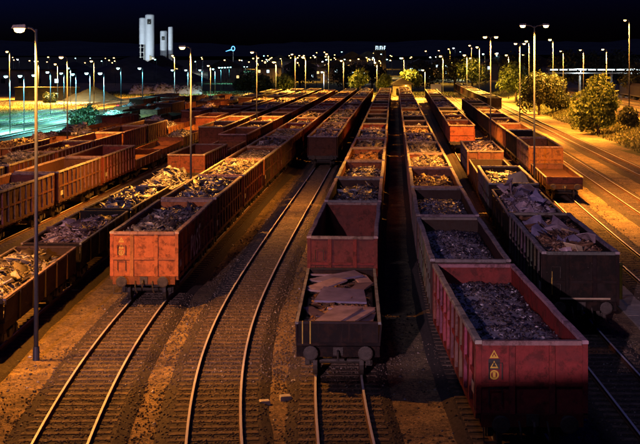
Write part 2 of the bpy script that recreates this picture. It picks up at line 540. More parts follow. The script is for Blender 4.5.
def sweep(track, y0, y1, prof, step, zfun=None):
    """profile [(offset across, height)] closed loop swept along the track"""
    n = max(2, int((y1 - y0) / step) + 1)
    V, k = [], len(prof)
    for y in np.linspace(y0, y1, n):
        x, r = track.x(y), track.rot(y)
        zz = zfun(x, y) if zfun else 0.0
        for a, b in prof:
            V.append((x + a * math.cos(r), y + a * math.sin(r), b + zz))
    Fs = []
    for i in range(n - 1):
        for j in range(k):
            a, b = i * k + j, i * k + (j + 1) % k
            Fs.append((a, b, b + k, a + k))
    return V, Fs

SLEEPER = MB()
SLEEPER.prism([(-1.28, 0.02), (1.28, 0.02), (1.28, 0.125), (1.26, 0.145), (-1.26, 0.145), (-1.28, 0.125)], 'y', -0.13, 0.13)
sleeper_me = SLEEPER.data('sleeper', M['sleeper'])
RAILP = [(-0.06, 0.145), (0.06, 0.145), (0.06, 0.165), (0.015, 0.18), (0.015, 0.255), (0.036, 0.265), (0.036, 0.298), (0.028, RT), (-0.028, RT), (-0.036, 0.298), (-0.036, 0.265), (-0.015, 0.255), (-0.015, 0.18), (-0.06, 0.165)]

def build_track(key, y0, y1, label, ysleep=None, bed=True, zfun=None):
    """ysleep: sleepers picked apart singly between those two distances; farther ones joined"""
    t = TRK[key]
    root = link('railway_track', None, loc=(0, 0, 0))
    tag(root, label, None, None, 'structure')
    if bed:
        V, Fs = sweep(t, y0, y1, [(-1.95, -0.2), (1.95, -0.2), (1.65, 0.0), (1.36, 0.118), (-1.36, 0.118), (-1.65, 0.0)], 2.5, zfun)
        m = MB(); m.raw(V, Fs)
        link('ballast_bed', m.data('ballast_bed', M['ballast']), root)
    for s in (-1, 1):
        prof = [(a + s * 0.755, b) for a, b in RAILP]
        V, Fs = sweep(t, y0, y1, prof, 1.5, zfun)
        m = MB(); m.raw(V, Fs)
        k = len(RAILP)
        m.m = [1 if (i % k) in (7, 6, 8) else 0 for i in range(len(Fs))]
        link('rail', m.data('rail', [M['rail_side'], M['rail_top']]), root)
    ya, yb = ysleep if ysleep else (y0, y0)
    y = ya
    while y < yb:
        z = zfun(t.x(y), y) if zfun else 0
        o = link('sleeper', sleeper_me, root, (t.x(y) + random.uniform(-.03, .03), y, z + random.uniform(-.012, 0)), t.rot(y) + random.uniform(-.02, .02))
        y += 0.63
    if yb < y1:
        V, Fs = [], []
        yy = max(yb, y0)
        while yy < min(y1, 210):
            z = zfun(t.x(yy), yy) if zfun else 0
            c, s = math.cos(t.rot(yy)), math.sin(t.rot(yy))
            b = len(V)
            for q in SLEEPER.v:
                V.append((t.x(yy) + q[0] * c - q[1] * s, yy + q[0] * s + q[1] * c, q[2] + z))
            Fs += [tuple(b + i for i in f) for f in SLEEPER.f]
            yy += 0.63
        if V:
            m = MB(); m.raw(V, Fs)
            o = link('distant_sleepers', m.data('distant_sleepers', M['sleeper']), root)
            tag(o, kind='stuff')
    return root

build_track('A', 26, 390, 'straight track running under the orange gondola', (33, 58))
build_track('B', 26, 390, 'empty track curving between the orange gondola row and the slab wagon row', (33, 92))
build_track('C', 26, 390, 'shaded track under the slab wagon row', (33, 46))
build_track('D', 20, 390, 'track under the red gondola row')
build_track('E', 26, 390, 'track under the wagon of torn sheets', (33, 52))
build_track('F', 40, 390, 'track in front of the flat low wagon', (55, 98))
build_track('G', 240, 428, 'track under the far black row')
build_track('H', 42, 428, 'empty lit track right of the flat low wagon', (76, 120))
build_track('I', 72, 428, 'rightmost lit track below the grassy bank', (110, 150))
build_track('J', 26, 390, 'track under the low scrap wagons on the left')
build_track('K', 134, 390, 'track under the short row beyond the low wagons')
for k, n in enumerate('LMNOPQR'):
    build_track(n, 42, 390, ['first', 'second', 'third', 'fourth', 'fifth', 'sixth', 'seventh'][k] + ' track left of the sandy path')
for k, n in enumerate('STU'):
    build_track(n, 110, 380, ['nearer', 'middle', 'outer'][k] + ' empty track on the teal lit ground')
# tracks on the bank at far right
TRK['V'] = Track([(150, 48.5), (230, 54.5), (330, 61.5), (430, 68.5)])
TRK['W'] = Track([(150, 54), (230, 60), (330, 67), (430, 74)])
TRK['X'] = Track([(150, 60), (230, 66), (330, 73), (430, 80)])
for n, w in zip('VWX', ('nearest', 'middle', 'farthest')):
    build_track(n, 155, 425, w + ' track on top of the grassy bank', None, True, gz)

# loose ballast and grit, real stones
def stones(spots, smin, smax, name, label, mat):
    n = len(spots)
    P = np.array(spots)
    S = RNG.uniform(smin, smax, n)
    base = np.array([(1, 0, 0), (-1, 0, 0), (0, 1, 0), (0, -1, 0), (0, 0, .8), (0, 0, -.8)])
    A = RNG.uniform(0, 2 * PI, n)
    V = base[None] * S[:, None, None] * RNG.uniform(0.6, 1.25, (n, 6, 1))
    ca, sa = np.cos(A)[:, None], np.sin(A)[:, None]
    T = RNG.uniform(-.6, .6, n)[:, None]
    x, y, z = V[..., 0], V[..., 1], V[..., 2]
    z2, x2 = z * np.cos(T) + x * np.sin(T), x * np.cos(T) - z * np.sin(T)
    V = np.stack([x2 * ca - y * sa, x2 * sa + y * ca, z2], -1) + P[:, None, :]
    tri = np.array([(0, 2, 4), (2, 1, 4), (1, 3, 4), (3, 0, 4), (2, 0, 5), (1, 2, 5), (3, 1, 5), (0, 3, 5)])
    Fs = (tri[None] + 6 * np.arange(n)[:, None, None]).reshape(-1, 3)
    tag(link(name, np_mesh(name, V.reshape(-1, 3), Fs, mat)), label, 'gravel', None, 'stuff')

sp = []
for key, y0, y1, dens in (('A', 33, 60, 60), ('B', 33, 75, 60), ('B', 75, 120, 22), ('C', 33, 56, 60), ('D', 33, 50, 15), ('E', 33, 56, 35), ('F', 58, 97, 22), ('H', 80, 120, 10)):
    t = TRK[key]
    for _ in range(int((y1 - y0) * 3.8 * dens)):
        y = random.uniform(y0, y1)
        a = random.gauss(0, 1.12)
        if abs(a) > 3.2: continue
        z = 0.12 if abs(a) < 1.36 else max(-.02, 0.12 - (abs(a) - 1.36) * 0.38)
        sp.append((t.x(y) + a, y, z + random.uniform(-.01, .015)))
stones(sp, 0.028, 0.062, 'ballast_stones', 'loose ballast stones between the rails and sleepers', M['stone'])
sp = []
for _ in range(15000):
    y = 33 + 50 * random.random() ** 1.4
    x = random.uniform(-0.26 * y, 0.26 * y)
    sp.append((x, y, -0.035 + random.uniform(0, .03)))
stones(sp, 0.012, 0.038, 'grit', 'scattered grit on the dirt between tracks', M['grit'])

sp = []
for _ in range(700):
    y = 33 + 60 * random.random() ** 1.2
    sp.append((random.uniform(-.25 * y, .25 * y), y, -.015))
stones(sp, .04, .11, 'fallen_scrap', 'small bits of scrap fallen between the tracks', M['grey'])

# ------------------------------------------------------------------ wagons
BL = 12.9                                              # body length
PITCH = 14.04
def tall_parts(BW=2.86, H=3.1, nrib=9, seed=0):
    """mesh data for every part of a high-sided gondola; origin on the rail top, y along"""
    hw, hl = BW / 2, BL / 2
    P = {}
    m = MB().box(-hw + .06, hw - .06, -hl + .06, hl - .06, 1.20, 1.28)
    P['floor'] = m
    for s, k in ((-1, 'L'), (1, 'R')):
        bow = np.convolve(np.random.default_rng(seed * 2 + s + 1).uniform(-1, 1, 31), np.array([.2, .3, .3, .3, .2]), 'valid') * .035
        bow[0] = bow[-1] = 0
        # wall sheet with slight dents, subdivided along the length
        m = MB(); n = 26
        V, Fs = [], []
        for i in range(n + 1):
            y = -hl + BL * i / n
            for j, z in enumerate((1.05, 1.6, 2.2, 2.7, H - .09)):
                edge = 0 if i in (0, n) or j in (0, 4) else 1
                dn = edge * random.uniform(-.045, .022) + bow[i] * (z - 1.05) / 2.0
                V.append((s * (hw - .05 + dn), y, z))
        for i in range(n + 1):
            y = -hl + BL * i / n
            for j, z in enumerate((1.05, 1.6, 2.2, 2.7, H - .09)):
                V.append((s * (hw - .09 + bow[i] * (z - 1.05) / 2.0), y, z))
        o = (n + 1) * 5
        for i in range(n):
            for j in range(4):
                a = i * 5 + j
                q = (a, a + 5, a + 6, a + 1)
                q2 = (o + a, o + a + 1, o + a + 6, o + a + 5)
                Fs += [q if s > 0 else q[::-1], q2 if s > 0 else q2[::-1]]
        m.raw(V, Fs)
        P['side_' + k] = m
        prof = [(hw - .13, H - .1), (hw + .05, H - .1), (hw + .05, H - .02), (hw + .02, H), (hw - .13, H)]
        V, Fs = [], []
        for i in range(n + 1):
            y = -hl - .02 + (BL + .04) * i / n
            dz_ = abs(bow[i]) * .5
            V += [(s * (a + bow[i] * .95), y, b - dz_) for a, b in prof]
        for i in range(n):
            for j in range(5):
                q = (i * 5 + j, i * 5 + (j + 1) % 5, i * 5 + 5 + (j + 1) % 5, i * 5 + 5 + j)
                Fs.append(q[::-1] if s > 0 else q)
        Fs += [(0, 1, 2, 3, 4) if s > 0 else (4, 3, 2, 1, 0), tuple(n * 5 + j for j in ((4, 3, 2, 1, 0) if s > 0 else (0, 1, 2, 3, 4)))]
        P['rail_' + k] = MB().raw(V, Fs)
        P['beam_' + k] = MB().box(min(s * (hw - .05), s * (hw + .012)), max(s * (hw - .05), s * (hw + .012)), -hl + .05, hl - .05, 2.02, 2.13)
        P['sole_' + k] = MB().prism([(s * (hw - .3), 0.92), (s * (hw - .1), 0.92), (s * (hw - .1), 1.05), (s * (hw + .03), 1.05), (s * (hw + .03), 1.2), (s * (hw - .3), 1.2)], 'y', -hl, hl)
    for e, k in ((-1, 'F'), (1, 'B')):
        y0, y1 = sorted((e * (hl - .06), e * hl))
        P['end_' + k] = MB().box(-hw + .09, hw - .09, y0, y1, 1.2, H - .09)
        y0, y1 = sorted((e * (hl - .1), e * (hl + .08)))
        P['endrail_' + k] = MB().prism([(-hw + .135, H - .12), (hw - .135, H - .12), (hw - .135, H - .005), (-hw + .135, H - .005)], 'y', y0, y1)
        y0, y1 = sorted((e * hl, e * (hl + .045)))
        P['endbeam_' + k] = MB().box(-hw + .1, hw - .1, y0, y1, 1.9, 2.0)
        y0, y1 = sorted((e * (hl - .25), e * (hl + .1)))
        P['headstock_' + k] = MB().box(-hw + .1, hw - .1, y0, y1, 0.86, 1.195)
        y0, y1 = sorted((e * hl, e * (hl + .35)))
        P['hook_' + k] = MB().box(-.16, .16, *sorted((e * (hl + .1), e * (hl + .16))), .9, 1.2).tube([(0, e * (hl + .16), 1.05), (0, e * (hl + .42), 1.05), (0, e * (hl + .47), .98), (0, e * (hl + .43), .78)], .04, 6)
    # one rib at the origin (right side), a corner post, an end post
    P['rib'] = MB().prism([(-.02, 1.0), (.055, 1.0), (.075, 1.25), (.045, H - .1), (-.02, H - .1)], 'y', -.055, .055)
    P['cornerpost'] = MB().box(-.11, .03, -.03, .11, 1.2, H - .1)
    P['endpost'] = MB().prism([(-.0, 1.2), (.1, 1.2), (.07, H - .125), (-.0, H - .125)], 'x', -.075, .075)
    P['buffer'] = MB().tube([(0, 0, 0), (0, -.12, 0)], .13, 10).tube([(0, -.1, 0), (0, -.44, 0)], .075, 8).tube([(0, -.42, 0), (0, -.46, 0), (0, -.475, 0)], [.23, .24, .2], 14)
    P['handrail'] = MB().tube([(0, 0, 0), (0, -.07, 0), (0, -.07, .42), (.34, -.07, .42), (.34, -.07, 0), (0.34, 0, 0)], .018, 5)
    P['step'] = MB().tube([(-.17, 0, .35), (-.17, -.08, .0), (.17, -.08, .0), (.17, 0, .35)], .02, 5).box(-.19, .19, -.16, .02, -.02, 0.0)
    return P

def bogie_parts():
    f = MB()
    for s in (-1, 1):
        out = [(-1.25, .42), (-1.15, .62), (-.55, .62), (-.35, .36), (.35, .36), (.55, .62), (1.15, .62), (1.25, .42), (1.05, .36), (.75, .46), (.5, .3), (.3, .2), (-.3, .2), (-.5, .3), (-.75, .46), (-1.05, .36)]
        f.prism(out[:8] + [(1.05, .36), (.72, .44), (.42, .26), (-.42, .26), (-.72, .44), (-1.05, .36)], 'x', s * 1.0 - .06, s * 1.0 + .06)
        for y in (-.9, .9):
            f.box(s * 1.0 - .1, s * 1.0 + .11, y - .14, y + .14, .34, .6)
        f.box(s * 1.0 - .09, s * 1.0 + .1, -.2, .2, .34, .6)
    f.box(-1.0, 1.0, -.22, .22, .5, .72)
    f.box(-.25, .25, -.2, .2, .72, .96)
    w = MB()
    for s in (-1, 1):
        w.tube([(s * .69, 0, .46), (s * .715, 0, .46)], .485, 18)
        w.tube([(s * .715, 0, .46), (s * .83, 0, .46)], [.462, .458], 18)
    w.tube([(-1.02, 0, .46), (1.02, 0, .46)], .085, 8)
    return f, w

def meshify(P, mat, pre):
    return {k: m.data(pre + k, mat) for k, m in P.items()}

def merge(parts):
    out = MB()
    for m, off, flipy in parts:
        vs = [(x + off[0], (-y if flipy else y) + off[1], z + off[2]) for x, y, z in m.v]
        fs = [f[::-1] if flipy else f for f in m.f]
        out.raw(vs, fs)
    return out

bf, bw = bogie_parts()
bogie_me = bf.data('bogie', M['iron'])
wheel_me = bw.data('wheelset', M['iron'])
bogie_full = merge([(bf, (0, 0, 0), False), (bw, (0, -.9, 0), False), (bw, (0, .9, 0), False)]).data('bogie_far', M['iron'])
PIV = 4.5

TALLS = [tall_parts(seed=q) for q in range(4)]
TALL = TALLS[0]
SIDEV = [{k: t[k].data('tall_' + k, M['paint']) for k in ('side_L', 'side_R', 'rail_L', 'rail_R')} for t in TALLS]
TALLM = meshify(TALL, M['paint'], 'tall_')
TALL_BUF = TALL['buffer'].data('buffer', M['iron'])
TALL_IRON = {k: TALL[k].data('iron_' + k, M['iron']) for k in ('hook_F', 'hook_B', 'handrail', 'step')}

def rib_ys(n=11, hl=BL / 2):
    return [-hl + .3 + (BL - .6) * i / (n - 1) for i in range(n)]

def mirrored(mb, flipx=False, flipy=False):
    out = MB()
    odd = flipx != flipy
    out.raw([((-x if flipx else x), (-y if flipy else y), z) for x, y, z in mb.v], [f[::-1] if odd else f for f in mb.f])
    return out

RIB_R = TALL['rib'].data('rib', M['paint'])
RIB_L = mirrored(TALL['rib'], True).data('rib', M['paint'])
BUF_F = TALL_BUF
BUF_B = mirrored(TALL['buffer'], False, True).data('buffer', M['iron'])
CORN = {(sx, sy): mirrored(TALL['cornerpost'], sx < 0, sy > 0).data('corner_post', M['paint']) for sx in (-1, 1) for sy in (-1, 1)}
EPOST_B = MB().prism([(.0, 1.2), (.1, 1.2), (.07, 2.975), (.0, 2.975)], 'x', -.075, .075).data('end_post', M['paint'])
EPOST_F = MB().prism([(.0, 1.2), (-.1, 1.2), (-.07, 2.975), (.0, 2.975)], 'x', -.075, .075).data('end_post', M['paint'])

PLATE = {s: MB().box(*sorted((s * 1.39, s * 1.40)), -5.6, -4.95, 1.45, 1.75).data('data_plate', M['paint']) for s in (-1, 1)}
HOSE = MB().tube([(0, 0, .05), (0, -.12, .02), (.02, -.2, -.15), (.05, -.16, -.34), (.09, -.12, -.42)], .03, 6).data('brake_hose', M['iron'])
def far_body(nrib=11):
    hw, hl = 1.43, BL / 2
    items = [(TALL[k], (0, 0, 0), False) for k in ('floor', 'side_L', 'side_R', 'end_F', 'end_B', 'endbeam_F', 'endbeam_B')]
    rl = mirrored(TALL['rib'], True)
    for y in rib_ys(nrib):
        items += [(TALL['rib'], (hw - .03, y, 0), False), (rl, (-hw + .03, y, 0), False)]
    return merge(items)
FAR_BODY = far_body().data('body', M['paint'])
FAR_RIM = merge([(TALL[k], (0, 0, 0), False) for k in ('rail_L', 'rail_R', 'endrail_F', 'endrail_B')]).data('top_rail', M['paint'])
UNDER = merge([(TALL[k], (0, 0, 0), False) for k in ('sole_L', 'sole_R', 'headstock_F', 'headstock_B')] +
              [(TALL['buffer'], (s * .875, -BL / 2 - .1, 1.05), False) for s in (-1, 1)] +
              [(TALL['buffer'], (s * .875, BL / 2 + .1, 1.05), True) for s in (-1, 1)])
FAR_UNDER = UNDER.data('underframe', M['iron'])
def mid_side(s, k):
    rl = mirrored(TALL['rib'], True) if s < 0 else TALL['rib']
    return merge([(TALL['side_' + k], (0, 0, 0), False)] + [(rl, (s * (1.43 - .03), y, 0), False) for y in rib_ys()])
MID_SIDE = {s: mid_side(s, k).data('side_wall', M['paint']) for s, k in ((-1, 'L'), (1, 'R'))}
MID_END = {e: merge([(TALL['end_' + k], (0, 0, 0), False), (TALL['endbeam_' + k], (0, 0, 0), False)]).data('end_wall', M['paint']) for e, k in ((-1, 'F'), (1, 'B'))}

def running_gear(root, lod):
    for e in (-1, 1):
        if lod == 0:
            b = link('bogie', bogie_me, root, (0, e * PIV, 0))
            for y in (-.9, .9):
                link('wheelset', wheel_me, b, (0, y, 0))
        else:
            link('bogie', bogie_full, root, (0, e * PIV, 0))

def paint_shade(c, k=0.12):
    return tuple(min(1, max(0, q * (1 + random.uniform(-k, k)))) for q in c)

def tall_wagon(root, color, lod):
    c = color
    hw, hl = 1.43, BL / 2
    if lod == 2:
        link('body', FAR_BODY, root, color=c)
        link('top_rail', FAR_RIM, root, color=paint_shade(worn(c, .5)))
        link('underframe', FAR_UNDER, root)
        running_gear(root, 1)
        return
    if lod == 1:
        link('floor', TALLM['floor'], root, color=c)
        link('top_rail', FAR_RIM, root, color=paint_shade(worn(c, .5)))
        for s in (-1, 1):
            link('side_wall', MID_SIDE[s], root, color=paint_shade(c))
            link('end_wall', MID_END[s], root, color=paint_shade(c))
        link('underframe', FAR_UNDER, root)
        running_gear(root, 1)
        return
    link('floor', TALLM['floor'], root, color=c)
    sv = random.choice(SIDEV)
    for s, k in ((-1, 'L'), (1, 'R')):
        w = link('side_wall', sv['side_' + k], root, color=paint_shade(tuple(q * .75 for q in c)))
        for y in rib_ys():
            link('rib', RIB_R if s > 0 else RIB_L, w, (s * (hw - .03), y, 0), color=paint_shade(worn(c, .12), .3))
        link('data_plate', PLATE[s], w, color=(.5, .48, .45))
        link('top_rail', sv['rail_' + k], w, color=paint_shade(worn(c, .6)))
        link('waist_beam', TALLM['beam_' + k], w, color=paint_shade(c, .2))
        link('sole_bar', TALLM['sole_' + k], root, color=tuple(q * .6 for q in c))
    for e, k in ((-1, 'F'), (1, 'B')):
        w = link('end_wall', TALLM['end_' + k], root, color=paint_shade(c))
        link('top_rail', TALLM['endrail_' + k], w, color=paint_shade(worn(c, .3)))
        link('cross_beam', TALLM['endbeam_' + k], w, color=paint_shade(c))
        for x in (-.52, .52):
            link('end_post', EPOST_F if e < 0 else EPOST_B, w, (x, e * hl, 0), color=paint_shade(c))
        for s in (-1, 1):
            link('corner_post', CORN[(s, e)], w, (s * hw, e * hl, 0), color=paint_shade(c))
            link('buffer', BUF_F if e < 0 else BUF_B, root, (s * .875, e * (hl + .1), 1.05))
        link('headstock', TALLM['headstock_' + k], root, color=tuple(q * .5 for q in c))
        link('coupling_hook', TALL_IRON['hook_' + k], root)
    link('handrail', TALL_IRON['handrail'], root, (-1.12, -hl, 1.45))
    link('handrail', TALL_IRON['handrail'], root, (-1.12, -hl, 2.1))
    link('step', TALL_IRON['step'], root, (-1.1, -hl - .1, .5))
    for x in (-.35, .38):
        link('brake_hose', HOSE, root, (x, -hl - .1, .95))
    running_gear(root, 0)

# low-sided wagons: floor at 1.25, boards hw tall between stanchions
def low_parts(hwall, length=BL, bw=2.72, bent=0.0):
    hw, hl = bw / 2, length / 2
    P = {}
    top = 1.28 + hwall
    P['floor'] = MB().box(-hw, hw, -hl, hl, 1.18, 1.28)
    nb = 6
    P['boards'] = {}
    for s in (-1, 1):
        for i in range(nb):
            y0 = -hl + length * i / nb + .035
            y1 = -hl + length * (i + 1) / nb - .035
            m = MB(); V = []
            ins = .06
            for y, b in ((y0, random.uniform(-.5, 1) * bent), ((y0 + y1) / 2, random.uniform(0, 1.3) * bent), (y1, random.uniform(-.5, 1) * bent)):
                for off in (0, -ins):
                    V += [(s * (hw + off), y, 1.2 if off == 0 else 1.285), (s * (hw + off + b), y, top - abs(b) * .3)]
            Fs = []
            for q in (0, 4):
                Fs += [(q, q + 4, q + 5, q + 1), (q + 2, q + 3, q + 7, q + 6), (q + 1, q + 5, q + 7, q + 3), (q, q + 2, q + 6, q + 4)]
            Fs += [(0, 1, 3, 2), (8, 10, 11, 9)]
            if s < 0:
                Fs = [f[::-1] for f in Fs]
            m.raw(V, Fs)
            P['boards'][(s, i)] = m
        P[('rim', s)] = MB().prism([(s * (hw - .075), top - .03), (s * (hw + .03), top - .03), (s * (hw + .03), top + .045), (s * (hw - .075), top + .045)], 'y', -hl, hl)
        P[('sole', s)] = MB().prism([(s * (hw - .35), .88), (s * (hw - .04), .88), (s * (hw - .04), 1.18), (s * (hw - .35), 1.18)], 'y', -hl, hl)
    P['stanchion'] = MB().box(-.01, .07, -.045, .045, .95, top + .02)
    for e in (-1, 1):
        P[('end', e)] = MB().box(-hw + .065, hw - .065, *sorted((e * (hl - .07), e * (hl + .0))), 1.285, top)
        P[('endrail', e)] = MB().box(-hw + .08, hw - .08, *sorted((e * (hl - .09), e * (hl + .05))), top, top + .06)
        P[('headstock', e)] = MB().box(-hw + .02, hw - .02, *sorted((e * (hl - .25), e * (hl + .1))), .84, 1.175)
        P[('hook', e)] = MB().box(-.16, .16, *sorted((e * (hl + .1), e * (hl + .16))), .9, 1.16).tube([(0, e * (hl + .16), 1.05), (0, e * (hl + .42), 1.05), (0, e * (hl + .47), .98), (0, e * (hl + .43), .78)], .04, 6)
    return P, hw, hl, top, nb

def make_low(hwall, length=BL, bent=0.0):
    P, hw, hl, top, nb = low_parts(hwall, length, bent=bent)
    D = {'hw': hw, 'hl': hl, 'nb': nb, 'top': top}
    for k, m in P.items():
        if k == 'boards':
            D['boards'] = {q: b.data('side_board', M['paint']) for q, b in m.items()}
        else:
            D[k] = m.data('low_part', M['iron'] if (isinstance(k, tuple) and k[0] in ('hook',)) else M['paint'])
    D['stanchion_L'] = mirrored(P['stanchion'], True).data('stanchion', M['paint'])
    items = [(P['floor'], (0, 0, 0), False)] + [(m, (0, 0, 0), False) for m in P['boards'].values()] + [(P[k], (0, 0, 0), False) for k in P if isinstance(k, tuple) and k[0] in ('rim', 'end', 'endrail')]
    sl = mirrored(P['stanchion'], True)
    for i in range(1, nb):
        y = -hl + length * i / nb
        items += [(P['stanchion'], (hw, y, 0), False), (sl, (-hw, y, 0), False)]
    D['body'] = merge(items).data('body', M['paint'])
    D['under'] = merge([(P[('sole', s)], (0, 0, 0), False) for s in (-1, 1)] + [(P[('headstock', e)], (0, 0, 0), False) for e in (-1, 1)] +
                       [(TALL['buffer'], (s * .875, -hl - .1, 1.05), False) for s in (-1, 1)] + [(TALL['buffer'], (s * .875, hl + .1, 1.05), True) for s in (-1, 1)]).data('underframe', M['iron'])
    return D

LOWS = {'low': make_low(.72, bent=.05), 'flat': make_low(.42, bent=.03), 'mid': make_low(1.15, bent=.08), 'slab': make_low(.62, 11.0, .07), 'bent': make_low(1.5, bent=.16)}

def low_wagon(root, color, lod, D):
    c, hw, hl, nb = color, D['hw'], D['hl'], D['nb']
    piv = hl - 1.95
    if lod:
        link('body', D['body'], root, color=c)
        link('underframe', D['under'], root)
        for e in (-1, 1):
            link('bogie', bogie_full, root, (0, e * piv, 0))
        return
    link('floor', D['floor'], root, color=tuple(q * .8 for q in c))
    for (s, i), me in D['boards'].items():
        link('side_board', me, root, color=paint_shade(c, .22))
    for s in (-1, 1):
        link('top_rail', D[('rim', s)], root, color=paint_shade(worn(c, .5)))
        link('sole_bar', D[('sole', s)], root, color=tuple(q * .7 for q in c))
        for i in range(1, nb):
            link('stanchion', D['stanchion'] if s > 0 else D['stanchion_L'], root, (s * hw, -hl + 2 * hl * i / nb, 0), color=paint_shade(c, .2))
    for e in (-1, 1):
        w = link('end_wall', D[('end', e)], root, color=paint_shade(c))
        link('top_rail', D[('endrail', e)], w, color=paint_shade(tuple(q * 1.2 + .02 for q in c)))
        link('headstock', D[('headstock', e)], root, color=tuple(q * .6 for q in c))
        link('coupling_hook', D[('hook', e)], root)
        for s in (-1, 1):
            link('buffer', BUF_F if e < 0 else BUF_B, root, (s * .875, e * (hl + .1), 1.05))
        b = link('bogie', bogie_me, root, (0, e * piv, 0))
        for y in (-.9, .9):
            link('wheelset', wheel_me, b, (0, y, 0))

# ------------------------------------------------------------------ loads
def heap_mesh(name, mat, L, W, z0, fill, crown, smin, smax, n, flat=.35, seed=0, slump=0.0, bars_=.03):
    """mound of n loose pieces on a bumpy body that stands on the wagon floor at z0"""
    rg = np.random.default_rng(seed + 5)
    nxg, nyg = 10, 40
    X, Y = np.meshgrid(np.linspace(-W / 2, W / 2, nxg), np.linspace(-L / 2, L / 2, nyg))
    def top(x, y):
        e = (1 - (2 * np.abs(x) / W) ** 2.2) * (1 - (2 * np.abs(y) / L) ** 4)
        bumps = vnoise(y * .55 + 3, x * .5, seed) * .6 + vnoise(y * 1.4, x * 1.3, seed + 1) * .4
        return fill - slump * (1 - np.clip(e * 1.2, 0, 1)) + crown * e * (.35 + .9 * bumps) + .28 * (bumps - .5)
    Z = np.maximum(top(X, Y), z0 + .03)
    V = np.stack([X, Y, Z], -1).reshape(-1, 3)
    I = np.arange(nxg * nyg).reshape(nyg, nxg)
    Fq = np.stack([I[:-1, :-1], I[:-1, 1:], I[1:, 1:], I[1:, :-1]], -1).reshape(-1, 4)
    ring = list(I[0, :]) + list(I[1:, -1]) + list(I[-1, ::-1][1:]) + list(I[::-1, 0][1:-1])
    Vb = V[ring].copy(); Vb[:, 2] = z0
    b0 = len(V)
    k = len(ring)
    Fs = np.array([(ring[(i + 1) % k], ring[i], b0 + i, b0 + (i + 1) % k) for i in range(k)])
    base_V = np.concatenate([V, Vb]); base_F = np.concatenate([Fq, Fs])
    # pieces
    S = rg.uniform(0, 1, n) ** 2 * (smax - smin) + smin
    dims = np.stack([S * rg.uniform(.5, 1.3, n), S * rg.uniform(.3, .9, n), S * rg.uniform(.06, flat, n)], -1)
    bars = rg.uniform(0, 1, n) < bars_
    dims[bars] = np.stack([rg.uniform(.35, .9, bars.sum()), rg.uniform(.03, .07, bars.sum()), rg.uniform(.03, .06, bars.sum())], -1)
    big = rg.uniform(0, 1, n) < bars_ * .6
    dims[big] = np.stack([rg.uniform(.4, .9, big.sum()), rg.uniform(.3, .6, big.sum()), rg.uniform(.02, .05, big.sum())], -1)
    rmax = np.max(dims, 1) * .55
    px = rg.uniform(-1, 1, n) * (W / 2 - np.minimum(rmax, W * .3))
    py = rg.uniform(-1, 1, n) * (L / 2 - np.minimum(rmax, L * .2))
    pz = np.maximum(top(px, py), z0 + .05) + rg.uniform(-.1, .25, n) * S * .5
    cube = np.array([(-1, -1, -1), (1, -1, -1), (1, 1, -1), (-1, 1, -1), (-1, -1, 1), (1, -1, 1), (1, 1, 1), (-1, 1, 1)]) * .5
    Vp = cube[None] * dims[:, None, :] * rg.uniform(.7, 1.2, (n, 8, 1))
    def rot(V, ax, an):
        c, s = np.cos(an)[:, None], np.sin(an)[:, None]
        a, b = [(1, 2), (2, 0), (0, 1)][ax]
        A, B = V[..., a].copy(), V[..., b].copy()
        V[..., a] = A * c - B * s; V[..., b] = A * s + B * c
    rot(Vp, 0, rg.normal(0, .42, n)); rot(Vp, 1, rg.normal(0, .42, n)); rot(Vp, 2, rg.uniform(0, 2 * PI, n))
    Vp = Vp + np.stack([px, py, pz], -1)[:, None, :]
    Vp[..., 0] = np.clip(Vp[..., 0], -W / 2, W / 2)
    Vp[..., 1] = np.clip(Vp[..., 1], -L / 2, L / 2)
    Vp[..., 2] = np.maximum(Vp[..., 2], z0)
    q = np.array([(0, 3, 2, 1), (4, 5, 6, 7), (0, 1, 5, 4), (1, 2, 6, 5), (2, 3, 7, 6), (3, 0, 4, 7)])
    Fp = (q[None] + 8 * np.arange(n)[:, None, None]).reshape(-1, 4) + len(base_V)
    return np_mesh(name, np.concatenate([base_V, Vp.reshape(-1, 3)]), np.concatenate([base_F, Fp]), mat)

TW, TL = 2.64, BL - .22
Z0 = 1.29
HEAPS = {}
def heap(kind, form, lod=0, var=0):
    """form: full, half, deep for tall wagons; low for low ones"""
    var = var % 2 if lod == 0 else 0
    key = (kind, form, min(lod, 1), var)
    if key not in HEAPS:
        seed = len(HEAPS) * 7 + 3
        sz = {'coal': (.04, .17, 3600), 'blue': (.06, .24, 3600), 'grey': (.05, .2, 4200), 'tan': (.06, .23, 4000), 'rose': (.06, .22, 4000), 'rust': (.06, .24, 3600)}[kind]
        fill, crown, W, L = {'full': (2.70, .36, TW, TL), 'half': (2.42, .34, TW, TL), 'deep': (1.8, .3, TW, TL), 'low': (1.42, 1.0, 2.5, BL - .3), 'top': (2.7, .6, TW, TL), 'bulk': (2.3, .9, 2.5, BL - .3)}[form]
        HEAPS[key] = heap_mesh('heap_' + kind + form, M[kind], L, W, Z0, fill, crown, sz[0] * (1.5 if lod else 1), sz[1] * (1.2 if lod else 1), int(sz[2] * (.3 if lod else .85)), .4, seed, .12 if form in ('low', 'top') else 0, 0.0 if kind == 'coal' else .03)
    return HEAPS[key]

